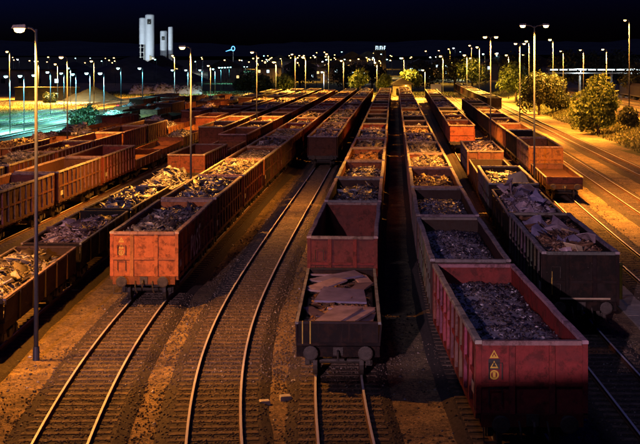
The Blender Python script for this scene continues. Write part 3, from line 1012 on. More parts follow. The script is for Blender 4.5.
ORD = ['first', 'second', 'third', 'fourth', 'fifth', 'sixth', 'seventh', 'eighth', 'ninth', 'tenth', 'eleventh', 'twelfth', 'thirteenth', 'fourteenth', 'fifteenth', 'sixteenth', 'seventeenth', 'eighteenth', 'nineteenth', 'twentieth', 'twenty-first', 'twenty-second', 'twenty-third', 'twenty-fourth']
COLS = {'redbrown': (.15, .042, .034), 'lead': (.36, .135, .06), 'orange': (.23, .09, .045), 'red': (.215, .04, .038), 'brown': (.105, .045, .034), 'rust': (.165, .058, .04), 'dark': (.04, .027, .024), 'black': (.011, .010, .011), 'grey': (.12, .105, .1)}
WORN = (.56, .54, .55)
def worn(c, k=.5):
    return tuple(a * (1 - k) + b * k for a, b in zip(c, WORN))
CWORD = {'redbrown': 'red brown', 'lead': 'orange', 'orange': 'orange', 'red': 'dark red', 'brown': 'brown', 'rust': 'rust coloured', 'dark': 'dark brown', 'black': 'black', 'grey': 'grey brown'}
LWORD = {'coal': 'dark metal turnings', 'blue': 'bluish dark scrap', 'grey': 'grey shredded scrap', 'tan': 'tan broken scrap', 'rose': 'pinkish rusty scrap', 'rust': 'rust brown scrap'}

WAG = {}
def put_wagon(row, i, y_front, typ, color, load, form, rowtext, group, label=None, hl=None, lod=None):
    """a wagon of row number i whose body end nearest the camera is y_front away"""
    t = TRK[row]
    D = LOWS.get(typ)
    half = D['hl'] if D else BL / 2
    yc = y_front + half
    xa, xb = t.x(yc - PIV), t.x(yc + PIV)
    rot = -math.atan((xb - xa) / (2 * PIV))
    xm = (xa + xb) / 2
    if lod is None:
        lod = 0 if yc < 125 else (1 if yc < 215 else 2)
    name = {'tall': 'gondola_wagon', 'low': 'low_sided_wagon', 'mid': 'low_sided_wagon', 'slab': 'low_sided_wagon', 'bent': 'low_sided_wagon', 'flat': 'flat_wagon'}[typ]
    root = link(name, None, None, (xm, yc, RT), rot)
    c = paint_shade(COLS[color], .15)
    if typ == 'tall':
        tall_wagon(root, c, lod)
    else:
        low_wagon(root, c, lod, D)
    what = {'tall': 'gondola', 'low': 'low sided wagon', 'mid': 'low sided wagon', 'slab': 'low sided wagon', 'bent': 'bent sided wagon', 'flat': 'flat wagon'}[typ]
    state = 'empty ' if load is None else ''
    tag(root, label or '%s%s %s, %s in %s' % (state, CWORD[color], what, ORD[i], rowtext), 'wagon', group)
    if load:
        h = link('scrap_heap', heap(load, form, lod, i), None, (xm, yc, RT), rot + (PI if (i * 7 + len(row)) % 2 and typ != 'slab' else 0))
        tag(h, hl or '%s in the %s wagon of %s' % (LWORD[load], ORD[i], rowtext), 'scrap', 'scrap loads in ' + rowtext, 'stuff')
    WAG[(row, i)] = root
    return root

def row(key, y, yend, rowtext, group, first, pal, loads, emptyprob=.2):
    """first: list of (type, colour, load, form, label, heap label) for the nearest wagons; the rest drawn at random"""
    rnd = random.Random(key)
    i = 0
    while y < yend:
        if i < len(first) and first[i] == 'gap':
            first = first[:i] + first[i + 1:]
            y += PITCH
            continue
        if i < len(first):
            sp_ = first[i]
            typ, color, load, form = sp_[:4]
            lab = sp_[4] if len(sp_) > 4 else None
            hlab = sp_[5] if len(sp_) > 5 else None
        else:
            typ, color = rnd.choice(pal)
            load = None if rnd.random() < emptyprob else rnd.choice(loads)
            form = ('low' if typ != 'tall' else rnd.choice(['full', 'full', 'half', 'deep', 'top']))
            lab = hlab = None
        put_wagon(key, i, y, typ, color, load, form, rowtext, group, lab, hlab)
        y += (LOWS[typ]['hl'] * 2 if typ in LOWS else BL) + 1.14
        i += 1

T = 'tall'
row('A', 56.2, 335, 'the row led by the orange gondola', 'wagons of the orange led row', [
    (T, 'lead', 'blue', 'full', 'bright orange gondola with graffiti on its side, nearest on its track', 'bluish dark scrap filling the nearest orange gondola'),
    (T, 'rust', 'grey', 'full'), (T, 'rust', 'tan', 'top'), (T, 'brown', 'coal', 'full'), (T, 'rust', 'grey', 'full'), (T, 'orange', 'tan', 'full'), (T, 'red', 'rust', 'half'), (T, 'rust', 'blue', 'half'), (T, 'rust', 'tan', 'top')],
    [(T, 'rust'), (T, 'brown'), (T, 'red'), (T, 'dark')], ['grey', 'tan', 'rose', 'blue', 'rust'], .12)
row('B', 126.8, 330, 'the row closing the curved empty track', 'wagons closing the curved track', [
    (T, 'brown', 'rose', 'full'), (T, 'rust', 'rose', 'full'), (T, 'red', 'blue', 'full'), (T, 'brown', 'blue', 'top'), (T, 'rust', 'tan', 'full')],
    [(T, 'rust'), (T, 'brown'), (T, 'dark')], ['grey', 'tan', 'rose', 'blue'], .12)
row('C', 42.6, 345, 'the row led by the slab wagon', 'wagons of the slab wagon row', [
    ('slab', 'black', None, None, 'short black low sided wagon loaded with flat steel sheets, nearest on its track'),
    (T, 'redbrown', None, None, 'empty red brown gondola right behind the wagon of flat sheets'), (T, 'dark', 'blue', 'half'), (T, 'brown', 'grey', 'half'), (T, 'rust', 'rust', 'half'), (T, 'rust', 'tan', 'full'), (T, 'dark', 'grey', 'full'), (T, 'red', 'rose', 'half'), (T, 'dark', 'coal', 'deep'), (T, 'dark', 'coal', 'half')],
    [(T, 'brown'), (T, 'dark'), (T, 'red'), (T, 'rust')], ['coal', 'rust', 'blue', 'grey'], .25)
row('D', 34.4, 350, 'the row led by the red gondola', 'wagons of the red gondola row', [
    (T, 'red', 'coal', 'half', 'large dark red gondola nearest the camera with warning signs on its end', 'dark glinting metal turnings in the large red gondola'),
    (T, 'dark', 'coal', 'half'), (T, 'dark', 'coal', 'half'), (T, 'rust', 'rust', 'half'), (T, 'rust', 'tan', 'full'), (T, 'dark', 'grey', 'full'), (T, 'orange', 'rose', 'full'), (T, 'rust', 'rust', 'full'), (T, 'dark', 'grey', 'half'), (T, 'black', 'coal', 'deep'), (T, 'brown', 'blue', 'full')],
    [(T, 'brown'), (T, 'dark'), (T, 'rust')], ['coal', 'rust', 'blue', 'grey', 'tan'], .2)
row('E', 50.3, 330, 'the row led by the wagon of torn sheets', 'wagons of the torn sheet row', [
    (T, 'black', 'rust', 'full', 'black gondola piled with torn steel sheets, nearest on its track', 'rusty broken scrap under the torn sheets in the black gondola'),
    ('bent', 'black', 'rose', 'bulk', 'bent sided black wagon overflowing with big scrap', 'tall mound of mauve scrap in the bent sided wagon'),
    (T, 'black', 'grey', 'half', 'black gondola carrying an upright tan sheet, third from the near end', 'grey scrap around the upright tan sheet in the black gondola'),
    ('mid', 'dark', None, None, 'empty dark low sided wagon holding a bent pipe, beyond the upright tan sheet'), (T, 'brown', 'rose', 'top', 'brown gondola fifth in the row led by the wagon of torn sheets'), 'gap', 'gap',
    (T, 'orange', 'rust', 'half'), (T, 'brown', 'rust', 'half'), (T, 'dark', 'tan', 'half')],
    [(T, 'brown'), (T, 'dark'), (T, 'rust')], ['rust', 'coal', 'grey'], .35)
row('F', 97.6, 245, 'the row led by the lit flat wagon', 'wagons right of the lamp masts', [
    ('flat', 'brown', None, None, 'empty brown flat wagon with low sides beside the lit tracks, nearest on its track'),
    (T, 'orange', None, None), (T, 'black', None, None), (T, 'orange', None, None), (T, 'brown', 'rust', 'half'), (T, 'dark', None, None), (T, 'dark', 'rust', 'half')],
    [(T, 'brown'), (T, 'dark'), (T, 'black')], ['rust', 'coal'], .5)
row('G', 257, 400, 'the far row on the right', 'wagons of the far right row', [(T, 'black', None, None)], [(T, 'black'), (T, 'dark'), (T, 'brown')], ['rust', 'coal'], .4)
row('J', 32.2, 340, 'the row left of the orange gondola', 'wagons left of the orange gondola', [
    ('low', 'dark', 'tan', 'low'),
    ('low', 'dark', 'tan', 'low', 'low sided wagon heaped with yellowish scrap behind the nearest lamp mast', 'yellowish chunky scrap heaped in a low wagon behind the nearest lamp mast'),
    ('low', 'black', 'rose', 'low', 'dark low sided wagon heaped with pale pink scrap left of the orange gondola', 'pale pinkish scrap heaped in the low wagon left of the orange gondola'),
    ('low', 'black', 'blue', 'low', 'black low sided wagon with a dark blue scrap pile beyond the pink heap', 'dark bluish scrap pile in the black low wagon'),
    ('flat', 'dark', 'grey', 'low'),
    (T, 'redbrown', None, None), ('mid', 'orange', None, None), (T, 'rust', None, None), (T, 'dark', 'tan', 'half'), (T, 'orange', 'tan', 'half'), (T, 'dark', None, None), (T, 'orange', None, None)],
    [(T, 'rust'), (T, 'dark'), (T, 'orange'), ('mid', 'rust')], ['tan', 'grey', 'rust'], .35)
row('K', 145, 330, 'the short row beyond the low wagons', 'wagons of the short row', [(T, 'brown', 'coal', 'half'), (T, 'rust', None, None), (T, 'orange', None, None)],
    [(T, 'rust'), (T, 'dark'), (T, 'orange'), ('mid', 'orange')], ['tan', 'grey', 'rust', 'coal'], .4)
PALL = [(T, 'rust'), (T, 'brown'), (T, 'dark'), ('mid', 'rust'), ('low', 'orange'), ('flat', 'dark')]
row('L', 58.4, 330, 'the first row left of the sandy path', 'first row left of the sandy path', [
    (T, 'rust', None, None), (T, 'rust', 'coal', 'half'), (T, 'brown', None, None), (T, 'rust', None, None), ('flat', 'orange', None, None), ('flat', 'orange', None, None), ('low', 'rust', 'tan', 'low'), ('low', 'orange', None, None)],
    PALL, ['tan', 'grey', 'rust', 'coal'], .4)
row('M', 64, 330, 'the second row left of the sandy path', 'second row left of the sandy path', [
    (T, 'dark', 'grey', 'top'), (T, 'dark', 'grey', 'top'), (T, 'brown', 'grey', 'top'), (T, 'rust', 'rust', 'half'), (T, 'rust', None, None), (T, 'rust', None, None), (T, 'brown', 'coal', 'half')],
    PALL, ['tan', 'grey', 'rust', 'coal'], .4)
for k, (n, y0) in enumerate((('N', 96), ('O', 126), ('P', 200), ('Q', 236))):
    w = ['third', 'fourth', 'fifth', 'sixth', 'seventh'][k]
    row(n, y0, 318 - 6 * k, 'the %s row left of the sandy path' % w, w + ' row left of the sandy path', [],
        [('low', 'rust'), ('flat', 'orange'), (T, 'brown'), ('mid', 'rust'), ('low', 'dark')], ['grey', 'rust', 'rose', 'tan'], .45)

# ------------------------------------------------------------------ markings on the two lead gondolas
def marks(root, color_mat, plate):
    hl = BL / 2
    y = -hl - .006
    x = -.98
    tri = lambda cx, cz, r: [(cx - r, cz - r * .8), (cx + r, cz - r * .8), (cx, cz + r)]
    def ring_tri(m, cx, cz, r, w):
        o, i = tri(cx, cz, r), tri(cx, cz, r - w)
        vs = [(p[0], y, p[1]) for p in o] + [(p[0], y, p[1]) for p in i] + [(p[0], y + .005, p[1]) for p in o]
        m.raw(vs, [(k, (k + 1) % 3, 3 + (k + 1) % 3, 3 + k) for k in range(3)])
    m = MB(); ring_tri(m, x, 2.73, .12, .055)
    m.box(x - .02, x + .02, y - .002, y + .004, 2.66, 2.72)
    link('warning_triangle', m.data('warning_triangle', color_mat), root)
    if plate:
        link('warning_plate', MB().box(x - .15, x + .15, y, y + .005, 2.34, 2.61).data('warning_plate', M['black']), root)
    m = MB()
    y -= .004
    ring_tri(m, x, 2.46, .11, .05)
    link('warning_triangle', m.data('warning_triangle', color_mat), root)
    m = MB()
    n = 20
    vs = []
    for r in (.125, .085):
        for k in range(n):
            vs.append((x + r * math.cos(2 * PI * k / n), y, 2.2 + r * math.sin(2 * PI * k / n)))
    m.raw(vs, [(k, (k + 1) % n, n + (k + 1) % n, n + k) for k in range(n)])
    m.box(x - .035, x + .035, y - .002, y + .002, 2.13, 2.27)
    link('warning_ring', m.data('warning_ring', color_mat), root)
marks(WAG[('A', 0)], M['yellow'], False)
marks(WAG[('D', 0)], M['yellow'], True)

def graffiti(root):
    m = MB()
    hw = 1.43
    x = hw + .085
    def stroke(pts, r=.1):
        P = [(x - .02, a, b) for a, b in pts]
        vs, fs = [], []
        for i, p in enumerate(P):
            a = P[max(0, i - 1)]; b = P[min(len(P) - 1, i + 1)]
            t = Vector((0, b[1] - a[1], b[2] - a[2])).normalized()
            nrm = Vector((0, -t.z, t.y)) * r
            vs += [(p[0], p[1] + nrm.y, p[2] + nrm.z), (p[0], p[1] - nrm.y, p[2] - nrm.z)]
        fs = [(2 * i, 2 * i + 2, 2 * i + 3, 2 * i + 1) for i in range(len(P) - 1)]
        m.raw(vs, fs)
    stroke([(-2.6, 1.35), (-2.55, 1.9), (-2.5, 2.3), (-2.2, 2.35), (-2.1, 2.0), (-2.45, 1.75)])
    stroke([(-1.7, 2.3), (-1.75, 1.7), (-1.6, 1.4), (-1.25, 1.45), (-1.15, 1.9), (-1.3, 2.3)])
    stroke([(-.2, 2.4), (-.55, 2.35), (-.65, 2.05), (-.3, 1.85), (-.2, 1.55), (-.55, 1.35), (-.75, 1.45)])
    stroke([(.75, 2.5), (.3, 2.45), (.2, 2.1), (.55, 1.9), (.65, 1.6), (.3, 1.4)])
    g = link('graffiti', m.data('graffiti', M['white']), root)
    tag(g, 'pale looping graffiti strokes')
graffiti(WAG[('A', 0)])

# yellow marker posts on the slab wagon and black gondola ends
def end_rods(root, half, zs, xs_):
    for x in xs_:
        link('marker_rod', MB().box(x - .018, x + .018, -half - .06, -half - .002, zs[0], zs[1]).data('marker_rod', M['yellow']), root)
end_rods(WAG[('C', 0)], 5.5, (1.25, 1.98), (-1.15, -.9))
end_rods(WAG[('E', 0)], BL / 2, (1.45, 2.35), (-1.1,))
link('cross_rod', MB().box(-.8, 1.1, -BL / 2 - .14, -BL / 2 - .1, 1.3, 1.36).data('cross_rod', M['sheet_tan']), WAG[('E', 0)])

# ------------------------------------------------------------------ steel sheets (things lying on the loads)
def plate_mesh(w, l, th, bend, ragged, mat, seed):
    rg = random.Random(seed)
    nxp, nyp = (4, 5) if bend > .05 else (2, 2)
    top, bot = [], []
    for j in range(nyp):
        for i in range(nxp):
            u, v = i / (nxp - 1) - .5, j / (nyp - 1) - .5
            e = (abs(u) > .45 or abs(v) > .45)
            x = u * w + (rg.uniform(-1, 1) * ragged * w if e else 0)
            y = v * l + (rg.uniform(-1, 1) * ragged * l if e else 0)
            z = bend * (math.cos(u * 4.2 + seed) - .5 + .5 * math.sin(v * 5 + seed)) + rg.uniform(-.5, .5) * (.02 + bend * .6) if bend > .05 else 0.0
            top.append((x, y, z + th / 2)); bot.append((x, y, z - th / 2))
    n = nxp * nyp
    fs = []
    for j in range(nyp - 1):
        for i in range(nxp - 1):
            a = j * nxp + i
            fs += [(a, a + 1, a + nxp + 1, a + nxp), (n + a, n + a + nxp, n + a + nxp + 1, n + a + 1)]
    edge = [i for i in range(nxp)] + [(j + 1) * nxp - 1 for j in range(1, nyp)] + [n - 1 - i for i in range(1, nxp)] + [(nyp - 1 - j) * nxp for j in range(1, nyp - 1)]
    for k in range(len(edge)):
        a, b = edge[k], edge[(k + 1) % len(edge)]
        fs.append((b, a, n + a, n + b))
    return MB().raw(top + bot, fs).data('steel_sheet', mat)

def put_sheet(root, x, y, z, rz, rx, ry, w, l, mat, seed, label, group, bend=.03, ragged=.06, th=.05, name='steel_sheet'):
    o = link(name, plate_mesh(w, l, th, bend, ragged, M[mat], seed))
    Mx = Matrix.Translation(root.location) @ Matrix.Rotation(root.rotation_euler.z, 4, 'Z') @ Matrix.Translation((x, y, z)) @ Matrix.Rotation(rz, 4, 'Z') @ Matrix.Rotation(rx, 4, 'X') @ Matrix.Rotation(ry, 4, 'Y')
    o.matrix_world = Mx
    # bent up where it meets the wagon side
    Wi = root.matrix_world.inverted() if False else (Matrix.Translation(root.location) @ Matrix.Rotation(root.rotation_euler.z, 4, 'Z')).inverted()
    lim = LOWS['slab']['hw'] - .09 if group == 'sheets in the slab wagon' else 1.3
    for v in o.data.vertices:
        q = Wi @ (Mx @ v.co)
        over = abs(q.x) - lim
        if over > 0:
            q.x = math.copysign(lim, q.x); q.z += over * .25
            v.co = Mx.inverted() @ (Wi.inverted() @ q)
    tag(o, label, 'steel sheet', group)
    return o

c0 = WAG[('C', 0)]
slabs = [  # x, y, z, rz, rx, ry, w, l, material, where
 (-.1, -3.95, 1.84, -.38, .07, -.03, .95, 2.5, 'sheet', 'nearest broad tan sheet at the near end of the slab wagon'),
 (.55, -4.05, 1.80, -.42, .05, .02, .38, 2.2, 'sheet', 'narrow tan sheet right beside the broad near one'),
 (.95, -3.5, 1.68, -.1, .04, .08, .6, 1.7, 'sheet_dark', 'short mauve sheet at the right rim of the slab wagon'),
 (-.85, -2.5, 1.68, .4, .05, .1, .6, 1.4, 'sheet_dark', 'small dark sheet at the left rim of the slab wagon'),
 (.45, -2.1, 1.74, 1.25, .0, .08, .8, 1.5, 'sheet', 'tan sheet lying crosswise behind the broad near sheet'),
 (.05, -.35, 1.86, -.12, .07, .02, 1.8, 2.0, 'sheet_blue', 'large blue grey sheet in the middle of the slab wagon'),
 (-.35, 1.25, 1.74, 1.3, .02, .06, .5, 1.8, 'sheet', 'thin sheet lying crosswise behind the large blue sheet'),
 (-.5, 2.2, 1.86, -.7, .09, .04, .7, 1.7, 'sheet', 'tilted tan sheet at the left in the far half of the slab wagon'),
 (.75, 1.9, 1.76, -.3, .08, -.08, .6, 1.7, 'sheet_dark', 'narrow dark sheet at the right behind the large blue sheet'),
 (-.1, 3.7, 1.88, -.95, .06, .05, .75, 2.2, 'sheet_blue', 'long blue sheet slanting across the far half of the slab wagon'),
 (.85, 3.7, 1.78, .25, .08, .04, .6, 1.6, 'sheet', 'sheet along the right rim in the far half of the slab wagon'),
 (-.2, 4.75, 1.80, 1.5, .0, .1, .5, 2.0, 'sheet_dark', 'last dark sheet lying crosswise by the far end wall'),
]
for k, (x, y, z, rz, rx, ry, w, l, mt, lab) in enumerate(slabs):
    put_sheet(c0, x, y, z, rz, rx, ry, w, l, mt, k, lab, 'sheets in the slab wagon', .012, .11, .07)
hm = heap_mesh('low_scrap_bed', M['rust'], 10.5, 2.4, Z0, 1.55, .1, .1, .35, 500, .3, 91)
tag(link('scrap_heap', hm, None, c0.location, c0.rotation_euler.z), 'flat bed of rusty scrap under the sheets in the slab wagon', 'scrap', None, 'stuff')

e0 = WAG[('E', 0)]
torn = [
 (.35, -4.6, 2.95, .5, .35, .2, 1.3, 1.7, 'sheet_tan', 'tan torn sheet at the near end of the black gondola'),
 (-.6, -4.9, 2.85, 1.2, .1, -.3, .9, 1.2, 'sheet', 'rusty plate leaning at the near left corner of the black gondola'),
 (-.2, -2.9, 3.05, -.4, .5, .1, 1.2, 1.5, 'sheet_blue', 'bluish crumpled sheet in the near half of the black gondola'),
 (.6, -1.5, 3.1, .3, -.3, .35, 1.3, 1.6, 'sheet', 'folded grey sheet right of centre in the black gondola'),
 (-.65, -.6, 3.05, .9, .3, -.2, 1.1, 1.4, 'sheet_blue', 'bluish sheet propped on the left rim of the black gondola'),
 (.3, .8, 3.1, -.2, .4, .1, 1.5, 1.6, 'sheet', 'broad grey sheet in the middle of the black gondola'),
 (-.5, 2.2, 3.1, .6, -.2, .3, 1.2, 1.3, 'sheet_blue', 'bluish sheet in the far half of the black gondola'),
 (.5, 3.6, 3.0, .2, .3, -.2, 1.2, 1.5, 'sheet', 'rusty grey sheet near the far end of the black gondola'),
]
for k, (x, y, z, rz, rx, ry, w, l, mt, lab) in enumerate(torn):
    put_sheet(e0, x, y, z - .08, rz, rx, ry, w * .85, l * .8, mt, 40 + k, lab, 'torn sheets in the black gondola', .3, .22, .03)
e1 = WAG[('E', 1)]
for k in range(11):
    x, y = random.uniform(-.7, .7), -4.8 + k * .9
    put_sheet(e1, x, y, 3.25 + .3 * math.sin(k * 1.7) - .1, random.uniform(0, 3), random.uniform(-.6, .6), random.uniform(-.5, .5), random.uniform(.55, 1.0), random.uniform(.7, 1.2), ['sheet', 'sheet_blue', 'sheet'][k % 3], 60 + k,
              '%s crumpled sheet from the near end on the overflowing bent sided wagon' % ORD[k], 'sheets on the bent sided wagon', .3, .22, .03)
e2 = WAG[('E', 2)]
put_sheet(e2, .55, -3.6, 2.9, .5, 1.05, .1, 1.4, 1.2, 'sheet_tan', 81, 'tan crumpled sheet standing upright in the third black gondola', None, .1, .1, .05)
# hoop of pale pipe in the low wagon beyond it
e3 = WAG[('E', 3)]
m = MB().tube([(.55 * math.cos(a), -5.2 + .12 * math.sin(3 * a), 1.32 + .6 * abs(math.sin(a))) for a in np.linspace(0, PI, 14)], .06, 7)
o = link('pipe_bend', m.data('pipe_bend', M['sheet_tan'], True), None, e3.location, e3.rotation_euler.z)
tag(o, 'pale bent pipe standing in the low wagon beyond the upright sheet', 'pipe')
# plank in the empty red gondola
c1 = WAG[('C', 1)]
o = link('timber_offcut', MB().box(.3, .85, -1.2, -1.05, 1.281, 1.36).data('timber_offcut', M['sheet_tan']), None, c1.location, c1.rotation_euler.z)
tag(o, 'short pale timber lying on the floor of the empty red gondola', 'timber')

# ------------------------------------------------------------------ lamp masts
def mast(x, y, height, label, group='yard lamp masts', arms=((-1, 0),), lamp='lamp_sodium', color=SODIUM, power=6000, r=.075, far=False, name='lamp_mast', armlen=.3, base_z=None, cone=146):
    z0 = gz(x, y) - .05 if base_z is None else base_z
    root = link(name, None, None, (x, y, z0))
    tag(root, label, 'lamp mast' if not far else 'street lamp', group)
    seg = 6 if far else 12
    link('pole', MB().tube([(0, 0, 0), (0, 0, height * .35), (0, 0, height)], [r * 1.15, r, r * .62], seg).data('pole', M['steel_pole'], True), root)
    if not far:
        link('base_collar', MB().tube([(0, 0, 0), (0, 0, .5)], [r * 1.7, r * 1.5], seg).data('base_collar', M['steel_pole']), root)
    for ax, ay in arms:
        L_ = armlen
        if not far:
            link('arm', MB().tube([(0, 0, height - .12), (ax * L_ * .5, ay * L_ * .5, height + .02), (ax * L_, ay * L_, height + .05)], .04, 6).data('arm', M['steel_pole']), root)
        hx, hy = ax * (L_ + .3), ay * (L_ + .3)
        px_, py_ = -ay, ax
        def pt(a, b, c):
            return (hx + ax * a + px_ * b, hy + ay * a + py_ * b, height + c)
        k = .6 if not far else .9
        m = MB()
        vs = [pt(-.42 * k, -.15, .03), pt(.42 * k, -.19, .03), pt(.42 * k, .19, .03), pt(-.42 * k, .15, .03), pt(-.36 * k, -.09, .17), pt(.34 * k, -.1, .15), pt(.34 * k, .1, .15), pt(-.36 * k, .09, .17)]
        m.raw(vs, [(0, 3, 2, 1), (4, 5, 6, 7), (0, 1, 5, 4), (1, 2, 6, 5), (2, 3, 7, 6), (3, 0, 4, 7)])
        hd = link('lamp_head', m.data('lamp_head', M['lamp_body']), root)
        m = MB()
        vs = []
        n = 10
        dz = -.13 if not far else -.26
        for q, rr in ((.025, 1.0), (dz * .65, .82), (dz, .35)):
            for j in range(n):
                a = 2 * PI * j / n
                vs.append(pt(.34 * k * rr * math.cos(a), .15 * (1.6 if far else 1) * rr * math.sin(a), q))
        fs = [(i * n + j, i * n + (j + 1) % n, (i + 1) * n + (j + 1) % n, (i + 1) * n + j) for i in range(2) for j in range(n)] + [tuple(range(2 * n, 3 * n))]
        m.raw(vs, fs)
        link('lamp_bowl', m.data('lamp_bowl', M[lamp], True), hd if not far else root)
        if power:
            ld = bpy.data.lights.new('lamp_light', 'SPOT' if cone < 180 else 'POINT')
            if cone < 180:
                ld.spot_size = math.radians(cone)
                ld.spot_blend = .75
            ld.energy = power * LK / len(arms)
            ld.color = color
            ld.shadow_soft_size = .18
            lo = bpy.data.objects.new('lamp_light', ld)
            col.objects.link(lo)
            lo.parent = root
            lo.location = pt(0, 0, dz - .22)
    return root

P1 = 6000
mast(-10.15, 47.2, 11.85, 'nearest tall lamp mast standing left of the front empty rails', power=2600)
mast(-8.9, 91, 11.6, 'lamp mast between the orange led row and the low scrap wagons', power=6500, cone=158)
mast(-7.9, 165, 11.7, 'third lamp mast along the left side of the orange led row', power=8500, cone=160)
mast(-4.6, 245, 11.8, 'fourth lamp mast along the left side of the orange led row', power=11000, cone=162)
mast(15.75, 97, 13.25, 'tall double armed lamp mast beside the lit flat wagon', arms=((-1, 0), (1, 0)), power=14000, armlen=.55, cone=152)
mast(18.35, 142, 13.2, 'double armed lamp mast behind the tall one by the flat wagon', arms=((-1, 0), (1, 0)), power=10000, cone=156)
mast(27.7, 183, 13.0, 'double armed lamp mast between the dark wagons and the lit tracks', arms=((-1, 0), (1, 0)), power=20000, cone=160)
mast(44.5, 190, 15.3, 'tallest lamp mast on top of the grassy bank at the right edge', arms=((-1, 0),), power=13000, cone=160)
mast(45.8, 203 + 8, 11.3, 'lamp mast on the bank nearest the right edge behind the big shrub', power=13000, cone=160)
mast(49.5, 248, 11.2, 'middle one of the three bright lamp masts above the big shrub', power=13000, cone=160)
mast(54, 293, 11.2, 'leftmost of the three bright lamp masts above the big shrub', power=13000, cone=160)
# masts beyond the frame's left and near edge, yard lamps and added extras
mast(-32, 47, 13, 'lamp mast beyond the left edge of the view', power=90000, cone=143)
mast(-37, 100, 12, 'extra lamp mast added among the rows at the left edge', power=8000, cone=156)  # extra mast put in to brighten the left rows
mast(-24.5, 128, 11.0, 'extra lamp mast added among the rows left of the sandy path', power=6500, cone=158)  # second extra mast, added for more light on the left rows
mast(-20, 29, 12, 'lamp mast beyond the lower left corner of the view', power=17000, cone=108)

def mast_px(px, py, d, label, group, far=True, **kw):
    p = at(px, py, d=d)
    g = kw.pop('base', None)
    g0 = gz(p.x, p.y) if g is None else g
    return mast(p.x, p.y, p.z - g0, label, group, far=far, base_z=g0 - .03, **kw)

# sodium masts farther up the yard (pixel of the lamp, distance)
yard = [(276, 62, 330, 'mast by the pale bush beyond the left rows'), (305.5, 57, 300, 'mast right of the fourth mast along the orange led row'),
        (343.5, 60.5, 350, 'mast standing left of the dark far trees'), (377, 62.5, 380, 'mast left of the yellow shed'), (443, 56, 330, 'mast right of the white board'),
        (467, 55, 300, 'mast left of the lit far tree'), (479.5, 47, 320, 'taller mast over the far black wagons'), (425, 70, 360, 'short mast between shed and white board'),
        (210.5, 65.5, 340, 'mast behind the short row beyond the low wagons'), (174.6, 55.5, 380, 'mast under the pale silos'), (94, 61, 300, 'mast by the gravel heap'),
        (57.5, 64, 330, 'mast left of the gravel heap'), (38.5, 63.5, 360, 'mast behind the nearest lamp mast'), (9.6, 51.5, 300, 'tall mast at the left edge'), (553, 39.5, 260, 'mast behind the dark shrub on the bank'),
        (529, 41, 290, 'slim mast just left of the dark shrub'), (508.5, 55, 360, 'low mast at the lit far tree'), (404, 58, 412, 'bright mast rising behind the yellow shed'), (328.5, 54, 400, 'mast near the white floodlight')]
for px, py, d, lab in yard:
    mast_px(px, py, d, 'sodium lamp ' + lab, 'far sodium masts', power=22000 if px != 404 else 18000, color=AMBER, r=.085, cone=162)
# blue-green mercury lamps on the left
teal = [(10, 76, 192, 'leftmost'), (24, 75.6, 200, 'second from left'), (37, 75, 232, 'third from left'), (50.5, 72, 255, 'fourth from left'), (64, 73, 275, 'fifth from left'), (70.5, 68, 330, 'sixth from left'), (76, 74, 240, 'seventh from left'),
        (90, 73, 228, 'eighth from left'), (104, 73, 205, 'ninth from left'), (174.6, 70, 335, 'first right of the silos'), (188, 70, 350, 'second right of the silos'), (202, 70, 372, 'third right of the silos'), (215, 69, 400, 'fourth right of the silos')]
for px, py, d, lab in teal:
    mast_px(px, py, d, 'blue green mercury lamp, %s in its line' % lab, 'mercury lamps', lamp='lamp_teal', color=TEAL, power=5200, r=.07, cone=154)
for px, d in ((121, 262), (142.6, 255)):
    mast_px(px, 68, d, '%s bluish lamp mast in front of the dark spoil heap' % ('left' if px < 130 else 'right'), 'mercury lamps', lamp='lamp_teal', color=TEAL, power=700, r=.09)
for k in range(11):
    d = 440 + k * 42
    mast_px(221 + k * 2.7, 67.5 - k * .08, d, 'small mercury street lamp in the tight line right of the silos', 'tight line of mercury street lamps', lamp='lamp_teal', color=TEAL, power=900 if k % 3 == 0 else 0, r=.07)

# town lights beyond the yard
rl = random.Random(21)
town = []
for k in range(120):
    px = rl.choice([rl.uniform(262, 402), rl.uniform(262, 402), rl.uniform(410, 535), rl.uniform(10, 260)])
    py = rl.gauss(58.5, 3.2)
    if px < 255: py = rl.uniform(57, 63)
    town.append((px, min(66, max(47, py)), rl.uniform(480, 900)))
town += [(471.5, 45.4, 420), (499, 53, 420), (485, 54, 420), (472, 58, 430), (525, 54.5, 400), (455, 48, 520), (450, 49, 560), (427, 51, 600), (440, 50.5, 640)]
for k, (px, py, d) in enumerate(town):
    lampm, cc = ('lamp_sodium', AMBER) if rl.random() < .78 else (('lamp_white', (1, .95, .85)) if rl.random() < .5 else ('lamp_teal', TEAL))
    zone = 'left of the tight mercury line' if px < 255 else ('above the middle rows, left of the shed' if px < 404 else 'above the right rows, right of the shed')
    word = {'lamp_sodium': 'amber', 'lamp_white': 'white', 'lamp_teal': 'blue green'}[lampm]
    mast_px(px, py, d, 'tiny %s town lamp %s' % (word, zone), '%s town lamps %s' % (word, zone), lamp=lampm, color=cc, power=6000 if k % 6 == 0 and px > 255 else 0, r=.07, cone=165)
# bright white floodlight
mast_px(324, 72, 400, 'brilliant white floodlight on a short mast beyond the middle rows', None, lamp='lamp_white', color=(.9, 1, 1), power=9000, r=.14)

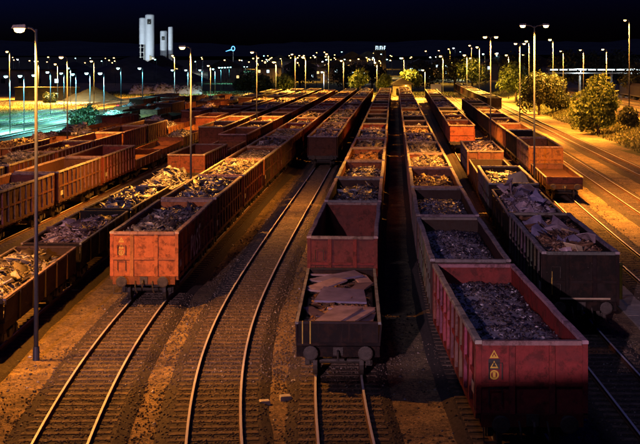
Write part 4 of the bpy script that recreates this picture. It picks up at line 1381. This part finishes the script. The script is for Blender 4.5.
# ------------------------------------------------------------------ trees and shrubs
def crown_mesh(blobs, n, size, mat, seed):
    """leaf clumps through the volume of ellipsoid lobes: (x, y, z, rx, ry, rz)"""
    rg = np.random.default_rng(seed)
    vol = np.array([b[3] * b[4] * b[5] for b in blobs]); pick = rg.choice(len(blobs), n, p=vol / vol.sum())
    B = np.array(blobs)[pick]
    u = rg.normal(size=(n, 3)); u /= np.linalg.norm(u, axis=1)[:, None]
    rr = rg.uniform(0.35, 1.05, n) ** .6
    lump = .75 + .5 * vnoise(u[:, 0] * 3 + B[:, 0], u[:, 2] * 3 + u[:, 1] * 2 + B[:, 1], seed)
    C = B[:, :3] + u * B[:, 3:] * (rr * lump)[:, None]
    S = rg.uniform(.6, 1.4, n) * size
    a = rg.normal(size=(n, 3)); a /= np.linalg.norm(a, axis=1)[:, None]
    nrm = u * .7 + rg.normal(size=(n, 3)) * .6
    b = np.cross(nrm, a); b /= np.linalg.norm(b, axis=1)[:, None] + 1e-9
    c = np.cross(b, nrm); c /= np.linalg.norm(c, axis=1)[:, None] + 1e-9
    b *= S[:, None] * .32; c *= S[:, None] * .6
    V = np.stack([C - c, C + b * .9, C + c, C - b * .9], 1).reshape(-1, 3)
    V[:, 2] = np.maximum(V[:, 2], .05)
    Fq = np.arange(4 * n).reshape(n, 4)
    return np_mesh('crown', V, Fq, mat)

def tree(x, y, h, w, label, group, cat='tree', n=2500, leaf=.5, mat='leaf', seed=0, bush=False, name=None):
    z = gz(x, y) - .05
    root = link(name or ('shrub' if bush else 'tree'), None, None, (x, y, z))
    tag(root, label, cat, group)
    rg = random.Random(seed)
    m = MB()
    th = h * (.25 if bush else .45)
    m.tube([(0, 0, 0), (.05 * h * rg.uniform(-.3, .3), 0, th * .5), (0, 0, th), (0, 0, h * .8)], [.035 * h, .028 * h, .02 * h, .006 * h], 7)
    lobes = []
    nl = 7 if bush else 6
    for k in range(nl):
        a = 2 * PI * k / nl + rg.uniform(-.4, .4)
        r = w * .5 * rg.uniform(.35, .6)
        zz = h * (rg.uniform(.22, .7) if bush else rg.uniform(.45, .78))
        p = (r * math.cos(a), r * math.sin(a), zz)
        m.tube([(0, 0, th * rg.uniform(.4, .9)), (p[0] * .6, p[1] * .6, (zz + th) * .5), p], [.014 * h, .009 * h, .003 * h], 5)
        s = w * rg.uniform(.22, .34)
        lobes.append((p[0], p[1], zz, s, s, s * rg.uniform(.8, 1.15)))
    lobes.append((0, 0, h * .8, w * .26, w * .26, h * .2))
    lobes.append((0, 0, h * (.45 if bush else .62), w * .36, w * .36, h * .26))
    link('trunk', m.data('trunk', M['bark'], True), root)
    link('crown', crown_mesh(lobes, n, leaf, M[mat], seed), root)
    return root

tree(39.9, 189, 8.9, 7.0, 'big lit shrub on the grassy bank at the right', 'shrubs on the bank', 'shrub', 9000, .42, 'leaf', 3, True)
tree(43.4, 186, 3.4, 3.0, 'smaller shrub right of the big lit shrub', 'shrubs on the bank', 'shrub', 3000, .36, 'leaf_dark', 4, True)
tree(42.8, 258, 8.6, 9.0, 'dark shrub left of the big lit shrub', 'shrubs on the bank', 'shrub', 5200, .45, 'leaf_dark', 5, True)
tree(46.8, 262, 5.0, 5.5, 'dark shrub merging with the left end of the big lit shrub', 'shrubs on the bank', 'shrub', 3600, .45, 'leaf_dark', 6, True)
tree(49, 330, 10.5, 9.0, 'yellow lit tree behind the far black wagons', 'far lit trees', 'tree', 3600, .6, 'leaf', 7)
tree(53, 322, 6.5, 7.0, 'low yellow lit shrub below the far lit tree', 'far lit trees', 'shrub', 2200, .55, 'leaf', 8, True)
rt = random.Random(5)
farlist = [(285, 420, 6.5, 7, 'leaf', 'pale lit bush beyond the left middle rows'), (360, 405, 7.5, 7, 'leaf', 'lit tree left of the yellow shed beside the far lawn'), (384, 400, 6.5, 5, 'leaf', 'small lit tree next to the yellow shed'),
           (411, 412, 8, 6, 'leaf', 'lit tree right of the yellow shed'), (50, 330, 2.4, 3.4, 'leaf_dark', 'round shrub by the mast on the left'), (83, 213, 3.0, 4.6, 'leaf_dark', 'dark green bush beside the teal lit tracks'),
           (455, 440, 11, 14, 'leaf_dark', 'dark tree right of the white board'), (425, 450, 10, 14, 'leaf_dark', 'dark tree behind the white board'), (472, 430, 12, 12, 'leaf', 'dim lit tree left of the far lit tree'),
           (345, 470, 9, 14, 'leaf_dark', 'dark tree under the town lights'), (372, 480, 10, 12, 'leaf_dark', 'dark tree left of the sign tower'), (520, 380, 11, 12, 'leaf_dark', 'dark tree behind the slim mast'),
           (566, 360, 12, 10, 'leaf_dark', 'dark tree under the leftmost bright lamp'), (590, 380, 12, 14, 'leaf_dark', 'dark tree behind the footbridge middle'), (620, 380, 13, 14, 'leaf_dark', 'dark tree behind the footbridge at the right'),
           (262, 430, 6, 8, 'leaf', 'lit bush behind the left rows'), (245, 460, 7, 9, 'leaf', 'dim lit bush under the tight mercury line'), (300, 520, 9, 14, 'leaf_dark', 'dark tree beyond the far lawn'), (638, 300, 9, 9, 'leaf_dark', 'dark tree at the right edge')]
for k, (px, d, h, w, mt, lab) in enumerate(farlist):
    x = (px - CX) * d / FPX
    tree(x, d, h, w, lab, 'background trees', 'tree' if 'tree' in lab else 'shrub', 1800 if d > 300 else 2400, .75 if d > 300 else .4, mt, 30 + k, 'tree' not in lab)

# grass tufts on the bank and the far lawn
def tufts(n, fn, smin, smax, label, seed):
    rg = np.random.default_rng(seed)
    P = np.array([fn(rg) for _ in range(n)])
    S = rg.uniform(smin, smax, n)
    A = rg.uniform(0, 2 * PI, n)
    d = np.stack([np.cos(A), np.sin(A), np.zeros(n)], -1)
    lean = rg.normal(0, .25, (n, 3)); lean[:, 2] = 1
    V = np.stack([P - d * (S * .35)[:, None], P + d * (S * .35)[:, None], P + lean * S[:, None]], 1).reshape(-1, 3)
    tag(link('grass', np_mesh('grass', V, np.arange(3 * n).reshape(n, 3), M['blade'])), label, 'grass', None, 'stuff')
def on_bank(rg):
    y = rg.uniform(130, 330); x = toe(y) - .5 + 8.5 * rg.random() ** .8
    return (x, y, gz(x, y) - .12)
tufts(16000, on_bank, .18, .5, 'rough lit grass covering the bank at the right', 1)
def on_lawn(rg):
    y = rg.uniform(374, 440); x = rg.uniform(-70, 68)
    return (x, y, gz(x, y) - .1)
tufts(9000, on_lawn, .25, .6, 'lit lawn beyond the far end of the rows', 2)
def on_left(rg):
    y = rg.uniform(190, 330); x = rg.uniform(-84, -50)
    return (x, y, gz(x, y) - .1)
tufts(7000, on_left, .15, .4, 'thin grass on the teal lit ground', 3)

# road bridge under the camera: its deck edge shades the foreground
root = link('road_bridge', None, None, (0, -.25, 0), math.radians(9))
tag(root, 'concrete road bridge from which the yard is seen', 'bridge')
def bblock(name, x0, x1, y0, y1, z0, z1, mat):
    return link(name, MB().box(x0, x1, y0, y1, z0, z1).data(name, M[mat]), root)
bblock('deck', -70, 70, -11, 0, 8.2, 8.8, 'concrete')
for y0 in (-11, -.25):
    bblock('parapet', -70, 70, y0, y0 + .22, 8.803, 9.9, 'concrete')
for y0 in (-10, -6, -2):
    bblock('girder', -70, 70, y0, y0 + .5, 7.0, 8.197, 'concrete')
for x0 in (-52, -27.5, 25, 52):
    bblock('pier', x0, x0 + 1.2, -10.5, -1.0, -.5, 6.997, 'concrete')

# unseen floodlight mast added behind the bridge as fill for the red wagon
root = mast(-14, -38, 18, 'unseen floodlight mast added behind the road bridge as foreground fill', None, power=0, lamp='lamp_white')
ld = bpy.data.lights.new('fill_light', 'SPOT'); ld.energy = 95000; ld.color = (1.0, .58, .74); ld.shadow_soft_size = .25
ld.spot_size = math.radians(46); ld.spot_blend = .6
lo = bpy.data.objects.new('fill_light', ld); col.objects.link(lo)
lo.location = (-14.5, -37.5, 17.6)
lo.rotation_euler = (Vector((6, 50, 2)) - Vector(lo.location)).to_track_quat('-Z', 'Y').to_euler()

# ------------------------------------------------------------------ background buildings
def block(root, name, x0, x1, y0, y1, z0, z1, mat):
    return link(name, MB().box(x0, x1, y0, y1, z0, z1).data(name, M[mat]), root)

def house(px, d, w, h, dep, label, mat='wall', roof=True, lit=.25, seed=0, rows_=2, cols_=4, cat='building', base=None):
    x = (px - CX) * d / FPX
    z = gz(x, d) - .1 if base is None else base
    root = link('house' if roof else 'shed', None, None, (x, d, z))
    tag(root, label, cat, 'far buildings')
    block(root, 'wall', -w / 2, w / 2, 0, dep, 0, h, mat)
    if roof:
        link('roof', MB().prism([(-w / 2 - .4, h), (w / 2 + .4, h), (w / 2 + .4, h + .15), (0, h + w * .28), (-w / 2 - .4, h + .15)], 'y', -.4, dep + .4).data('roof', M['roof']), root)
    else:
        block(root, 'roof', -w / 2 - .3, w / 2 + .3, -.3, dep + .3, h + .003, h + .35, 'roof')
    rg = random.Random(seed)
    for j in range(rows_):
        for i in range(cols_):
            wx = -w / 2 + w * (i + .5) / cols_
            wz = h * (j + .55) / rows_
            fr = block(root, 'window', wx - .7, wx + .7, -.06, .02, wz - .75, wz + .75, 'white' if False else 'roof')
            block(fr, 'pane', wx - .58, wx + .58, -.09, -.05, wz - .63, wz + .63, rg.choice(['win_warm', 'win_warm', 'win_cool']) if rg.random() < lit else 'glass_dark')
    return root

hs = [(300, 640, 16, 6, 'long dark house under the left town lights'), (318, 700, 12, 7, 'house left behind the white floodlight'), (336, 600, 14, 6, 'house right of the white floodlight'),
      (352, 760, 18, 8, 'wide house above the lit canopy'), (368, 820, 14, 9, 'house high behind the lit canopy'), (280, 760, 14, 7, 'house behind the mast by the pale bush'), (268, 600, 12, 6, 'small house beyond the left lawn'),
      (420, 600, 12, 7, 'house right behind the yellow shed'), (446, 700, 14, 7, 'house among the dark trees'), (500, 560, 14, 7, 'house behind the far lit tree'), (540, 520, 14, 7, 'house behind the slim mast on the bank'),
      (160, 640, 20, 6, 'low plant building under the silos'), (225, 620, 16, 6, 'plant building by the tight mercury line')]
for k, (px, d, w, h, lab) in enumerate(hs):
    house(px, d, w, h, 10, lab, seed=k, cols_=max(3, int(w / 4)), lit=.3)
# long sheds on the left
house(12, 420, 34, 7.5, 18, 'long low shed at the left edge behind the mercury lamps', 'wall', False, .4, 50, 1, 6)
house(45, 350, 16, 3.2, 6, 'low dark shed with a band of windows by the left masts', 'spoil', False, .12, 51, 1, 8)
# yellow shed at the end of the rows
sx = (403 - CX) * 392 / FPX
root = link('shed', None, None, (sx, 392, gz(sx, 392) - .05))
root.scale = (.78, .8, .74)
tag(root, 'cream gabled shed with open dark gateway at the end of the middle rows', 'building')
block(root, 'wall', -3.6, -2.6, 0, 8, 0, 4.6, 'wall_yellow')
block(root, 'wall', 1.9, 3.2, 0, 8, 0, 4.6, 'wall_yellow')
block(root, 'lintel', -2.6, 1.9, .003, 8, 3.1, 4.6, 'wall_yellow')
block(root, 'gate', -2.6, 1.9, 5, 5.2, 0, 3.1, 'glass_dark')
link('roof', MB().prism([(-4.4, 4.6), (4.2, 4.6), (4.2, 4.85), (-.2, 7.2), (-4.4, 4.85)], 'y', -1.2, 9).data('roof', M['roof']), root)
b = link('wall_lamp', MB().tube([(1.1, -.12, 4.35), (1.1, -.12, 4.15)], [.08, .2], 8).data('wall_lamp', M['lamp_sodium']), root)
ld = bpy.data.lights.new('lamp_light', 'POINT'); ld.energy = 110; ld.color = AMBER; ld.shadow_soft_size = .2
lo = bpy.data.objects.new('lamp_light', ld); col.objects.link(lo); lo.parent = root; lo.location = (1.1, -.8, 4.0)
# white board
bx = (436 - CX) * 395 / FPX
root = link('notice_board', None, None, (bx, 395, gz(bx, 395) - .05))
tag(root, 'pale rectangular board on two legs at the far end of the rows', 'board')
block(root, 'panel', -1.6, 1.6, -.05, .05, .9, 3.5, 'board')
for s in (-1.2, 1.2):
    block(root, 'leg', s - .06, s + .06, -.04, .04, 0, .897, 'steel_pole')
# made-up lit canopy with a red end, in place of a lit train
cxm = (357 - CX) * 560 / FPX
root = link('train_streak_canopy', None, None, (cxm, 560, gz(cxm, 560)))
tag(root, 'made-up lit white canopy with a red corner, standing in for a lit train', 'canopy')
block(root, 'roof', -4.2, 3.2, 0, 5, 4.5, 5.2, 'board')
block(root, 'light_band', -4.2, 3.2, -.05, -.003, 4.6, 5.1, 'tube')
block(root, 'red_corner', 3.203, 4.2, -.05, 5, 4.6, 6.2, 'red_lit')
block(root, 'light_band', -4.2, 3.2, .5, 4, 3.6, 3.75, 'tube')
for s in (-3.6, 2.8):
    block(root, 'post', s - .15, s + .15, 2, 2.3, 0, 4.497, 'steel_pole')
# sign tower
tx = (380 - CX) * 700 / FPX
root = link('sign_tower', None, None, (tx, 700, gz(tx, 700) - .1))
tag(root, 'dark tower carrying a small pale blue lit sign above the town', 'tower')
block(root, 'wall', -3.2, 3.2, 0, 6, 0, 13.5, 'roof')
block(root, 'sign_panel', -2.9, 2.9, -.1, .1, 13.503, 16.4, 'black')
for k in range(5):
    u = -2.3 + k * 1.1
    block(root, 'letter', u, u + .22, -.2, -.103, 14.0, 16.0, 'sign_lit')
    if k % 2 == 0: block(root, 'letter', u + .223, u + .8, -.2, -.103, 15.7, 16.0, 'sign_lit')
    if k != 1: block(root, 'letter', u + .223, u + .7, -.2, -.103, 14.8, 15.1, 'sign_lit')
# blue neon loop on a pole
q = at(230, 49.5, d=800)
root = link('neon_sign', None, None, (q.x, 800, gz(q.x, 800)))
tag(root, 'blue neon loop with a tail glowing above the mercury street lamps', 'neon sign')
hz = q.z - gz(q.x, 800)
m = MB().tube([(1.9 + 1.0 * math.cos(a), 0, hz + .5 + 1.35 * math.sin(a)) for a in np.linspace(0, 2 * PI, 22)], .22, 6)
m.tube([(1.2, 0, hz - .3), (.2, 0, hz - .3), (-1.0, 0, hz - .7), (-2.6, 0, hz - 1.2)], [.3, .3, .22, .12], 6)
link('neon_tube', m.data('neon_tube', M['neon']), root)
link('pole', MB().tube([(1.9, .3, 0), (1.9, .3, hz)], .15, 6).data('pole', M['lamp_body']), root)

# silos
SD = 820.0
def silo(px0, px1, top, bot, label, logo=True, legs=False):
    xa, xb = (px0 - CX) * SD / FPX, (px1 - CX) * SD / FPX
    zt, zb = CAMZ - (top - YH) * SD / FPX, CAMZ - (bot - YH) * SD / FPX
    r = (xb - xa) / 2
    root = link('silo', None, None, ((xa + xb) / 2, SD, 0))
    tag(root, label, 'silo', 'pale silos')
    m = MB()
    body0 = zb + (9 if legs else 0)
    m.tube([(0, 0, body0), (0, 0, zt - .5), (0, 0, zt)], [r, r, r * .86], 28)
    link('body', m.data('body', M['silo'], False), root)
    for k in range(6):
        z = body0 + (zt - body0) * (k + .5) / 6
        link('hoop', MB().tube([(0, 0, z), (0, 0, z + .25)], r + .05, 28).data('hoop', M['silo']), root)
    if legs:
        for a in range(4):
            x, y = r * .8 * math.cos(a * PI / 2 + .78), r * .8 * math.sin(a * PI / 2 + .78)
            link('leg', MB().box(x - .25, x + .25, y - .25, y + .25, zb - 14, body0 - .003).data('leg', M['lamp_body']), root)
        for k in range(3):
            z = zb + 1 + k * 3
            link('platform', MB().box(-r * .9, r * .9, -r * .9, r * .9, z, z + .3).data('platform', M['lamp_body']), root)
    else:
        link('plinth', MB().tube([(0, 0, 0), (0, 0, body0 - .003)], r * .95, 16).data('plinth', M['concrete']), root)
    if logo:
        lw = r * .42
        z = zt - 4.6
        y = -r - .12
        link('emblem_panel', MB().box(-lw, lw, y, y + .5, z - lw * 1.3, z + lw * 1.3).data('emblem_panel', M['black']), root)
        m = MB()
        for s in (-1, 1):
            m.raw([(s * lw * .7, y - .03, z - lw), (s * lw * .4, y - .03, z - lw), (-s * lw * .0, y - .03, z + lw), (s * lw * .22, y - .03, z + lw)], [(0, 1, 2, 3), (3, 2, 1, 0)])
        m.box(-lw * .4, lw * .4, y - .03, y - .01, z - lw * .45, z - lw * .2)
        link('emblem', m.data('emblem', M['white']), root)
silo(145.2, 154.3, 14.5, 60, 'tallest pale silo with a dark emblem, front of the left pair')
silo(139.3, 145.6, 18, 59, 'slightly lower silo on a frame left of the tallest one', False, True)
silo(160.2, 167, 31, 56, 'shorter pale silo with a dark emblem, left of the right pair')
silo(168.2, 173, 27, 54, 'slim pale silo at the right of the right pair', False)
# conveyor shed on the slope below the silos
q0, q1 = at(150, 60.5, d=SD - 12), at(167, 69, d=SD - 30)
root = link('conveyor_bridge', None, None, (0, 0, 0))
tag(root, 'sloping conveyor gallery running down from the silos', 'conveyor')
v = (q1 - q0)
side = Vector((0, 2, 0))
vs = [q0 - side, q0 + side, q1 + side, q1 - side]
vs = [tuple(p) for p in vs] + [tuple(p + Vector((0, 0, 3.0))) for p in vs]
link('gallery', MB().raw(vs, [(0, 3, 2, 1), (4, 5, 6, 7), (0, 1, 5, 4), (1, 2, 6, 5), (2, 3, 7, 6), (3, 0, 4, 7)]).data('gallery', M['wall_yellow']), root)
for t_ in (.05, .35, .65, .95):
    p = q0 + v * t_
    link('trestle', MB().box(p.x - .4, p.x + .4, p.y - .5, p.y + .5, 0, p.z + .02).data('trestle', M['lamp_body']), root)
# floodlight that shows the silos pale at night
mast_px(118, 71, 770, 'floodlight mast by the dark spoil heap lighting the silos', None, lamp='lamp_white', color=(.75, .9, 1), power=26000, r=.12, cone=180)
mast_px(176, 69, 745, 'floodlight mast right of the silos', None, lamp='lamp_white', color=(.75, .9, 1), power=9000, r=.12, cone=180)

# heaps of gravel and spoil
def mound(px, d, w, dep, h, mat, name, label, cat, seed):
    x0 = (px - CX) * d / FPX
    n = 40
    U, Vv = np.meshgrid(np.linspace(-1, 1, n), np.linspace(-1, 1, n))
    R = np.sqrt(U ** 2 + Vv ** 2)
    Z = h * np.clip(1 - R, 0, 1) ** .9 * (.85 + .3 * vnoise(U * 3, Vv * 3, seed)) + .5 * (vnoise(U * 9, Vv * 9, seed) - .5) * (R < .95)
    z0 = gz(x0, d)
    P = np.stack([x0 + U * w / 2, d + Vv * dep / 2, z0 - .3 + np.maximum(Z, 0)], -1).reshape(-1, 3)
    I = np.arange(n * n).reshape(n, n)
    Fm = np.stack([I[:-1, :-1], I[:-1, 1:], I[1:, 1:], I[1:, :-1]], -1).reshape(-1, 4)
    tag(link(name, np_mesh(name, P, Fm, M[mat], True)), label, cat, 'heaps beyond the yard')
mound(93, 345, 17, 17, 4.4, 'heap', 'gravel_heap', 'grey green conical gravel heap under the mercury lamps', 'heap', 1)
mound(135, 600, 62, 60, 11.0, 'spoil', 'spoil_heap', 'large dark spoil heap in front of the silos', 'heap', 2)
mound(168, 610, 40, 40, 8.0, 'spoil', 'spoil_heap', 'smaller dark spoil heap right of the large one', 'heap', 3)
mound(75, 640, 60, 60, 8.0, 'spoil', 'spoil_heap', 'dark spoil heap behind the gravel heap', 'heap', 4)
# scrap piles in front of the spoil heap
for k, px in enumerate((142, 153, 164, 176, 190)):
    x = (px - CX) * 415 / FPX
    hm = heap_mesh('far_scrap', M['grey' if k % 2 else 'rose'], 8, 4.4, 0, 1.2, 1.8, .3, 1.0, 260, .5, 200 + k, .8)
    o = link('scrap_heap', hm, None, (x, 415 + (k % 2) * 4, 0), PI / 2)
    tag(o, '%s loose scrap pile from the left below the dark spoil heap' % ORD[k], 'scrap', 'scrap piles below the spoil heap', 'stuff')

# ------------------------------------------------------------------ footbridge with a line of tube lights
BD, BZ = 335.0, 8.1
root = link('footbridge', None, None, (0, BD, 0))
tag(root, 'level footbridge with a line of white tube lights crossing behind the big shrub', 'footbridge')
bx0, bx1 = (547 - CX) * BD / FPX, 104
block(root, 'deck', bx0, bx1, -1.2, 1.2, BZ - .9, BZ - .6, 'concrete')
block(root, 'roof', bx0, bx1, -1.3, 1.3, BZ + .25, BZ + .4, 'lamp_body')
for k, x in enumerate(np.arange(bx0 + .6, bx1 - 1, 2.4)):
    link('tube_light', MB().box(x, x + 1.9, -1.36, -1.303, BZ - .02, BZ + .2).data('tube_light', M['tube']), root)
for x in np.arange(bx0 + .3, bx1, 8.0):
    link('pier', MB().box(x - .2, x + .2, -.5, .5, -.5, BZ - .903).data('pier', M['concrete']), root)
    link('post', MB().box(x - .08, x + .08, -1.28, -1.12, BZ - .597, BZ + .247).data('post', M['lamp_body']), root)
for xx in (bx0 + 8, bx0 + 22, bx0 + 36):
    ld = bpy.data.lights.new('tube_lamp', 'POINT'); ld.energy = 700; ld.color = (.7, .93, 1); ld.shadow_soft_size = .5
    lo = bpy.data.objects.new('tube_lamp', ld); col.objects.link(lo); lo.parent = root; lo.location = (xx, -2.2, BZ)
# dark train on the bank tracks
for k in range(5):
    y = 236 + k * 15
    t = TRK['X']
    x = t.x(y + 6.5)
    root = link('covered_wagon', None, None, (x, y + 6.5, gz(x, y + 6.5) + RT), t.rot(y + 6.5))
    tag(root, 'dark covered wagon on the bank tracks, %s from the near end' % ORD[k], 'wagon', 'dark train on the bank')
    link('body', MB().prism([(-1.4, 1.2), (1.4, 1.2), (1.4, 3.2), (.9, 3.75), (-.9, 3.75), (-1.4, 3.2)], 'y', -BL / 2, BL / 2).data('body', M['paint']), root, color=COLS['black'])
    link('underframe', FAR_UNDER, root)
    running_gear(root, 1)

# ------------------------------------------------------------------ small things on the ground
def slab_obj(name, x, y, w, l, h, mat, label, cat, rz=0, z=0.0, kind=None):
    o = link(name, MB().prism([(-w / 2, 0), (w / 2, 0), (w / 2, h * .85), (w / 2 - h * .15, h), (-w / 2 + h * .15, h), (-w / 2, h * .85)], 'y', -l / 2, l / 2).data(name, M[mat]), None, (x, y, z), rz)
    tag(o, label, cat, None, kind)
    return o
for (px, py, sz, lab) in ((264.5, 404, .33, 'pale stone block left of the pair beside the curved track'), (285.5, 399.5, .36, 'pale stone block right of the pair beside the curved track'), (273.5, 313.5, .22, 'small pale stone higher up beside the curved rail')):
    p = at(px, py, z=.02)
    slab_obj('stone_block', p.x, p.y, sz, sz * .8, sz * .55, 'stone_block', lab, 'stone', .2, -.04)
p = at(298, 381, z=.05)
slab_obj('timber_baulk', p.x, p.y, .45, .12, .12, 'stone_block', 'short pale baulk beside the track under the slab wagon', 'timber', .05, -.03)
# concrete walkway between the tracks at right, laid in flags
w = link('walkway', None, None, (0, 0, 0))
tag(w, 'pale concrete walkway of flags beside the black gondola', None, None, 'structure')
flag_me = MB().prism([(-.72, -.1), (.72, -.1), (.72, .03), (.70, .05), (-.70, .05), (-.72, .03)], 'y', -.59, .59).data('flagstone', M['concrete'])
for k in range(20):
    y = 46 + k * 1.2
    x = (TRK['E'].x(y) + TRK['F'].x(y)) / 2 + .75
    link('flagstone', flag_me, w, (x, y, random.uniform(-.012, .012)), TRK['E'].rot(y))
p = at(621, 300, z=0)
root = link('marker_post', None, None, (p.x, p.y, -.05))
tag(root, 'yellow marker post beside the concrete walkway at the right', 'post')
link('shaft', MB().tube([(0, 0, 0), (0, 0, 1.6)], .07, 8).data('shaft', M['yellow']), root)
link('cap', MB().tube([(0, 0, 1.6), (0, 0, 1.72)], [.1, .05], 8).data('cap', M['yellow']), root)
# red signal and blue cabinet far on the left
p = at(118, 110, d=268)
root = link('signal_post', None, None, (p.x, 268, -.05)); tag(root, 'low signal with a small red light left of the blue cabinet', 'signal')
link('post', MB().tube([(0, 0, 0), (0, 0, 1.1)], .06, 6).data('post', M['steel_pole']), root)
block(root, 'housing', -.35, .35, -.1, .1, 1.1, 1.75, 'black')
block(root, 'red_light', -.22, .22, -.14, -.103, 1.25, 1.6, 'red_lit')
p = at(128.5, 110, d=262)
root = link('switch_cabinet', None, None, (p.x, 262, -.05)); tag(root, 'blue switch cabinet right of the small red signal', 'cabinet')
block(root, 'cabinet_body', -.6, .6, -.3, .3, 0, 1.7, 'blue_box')
block(root, 'lid', -.66, .66, -.36, .36, 1.703, 1.8, 'lamp_body')
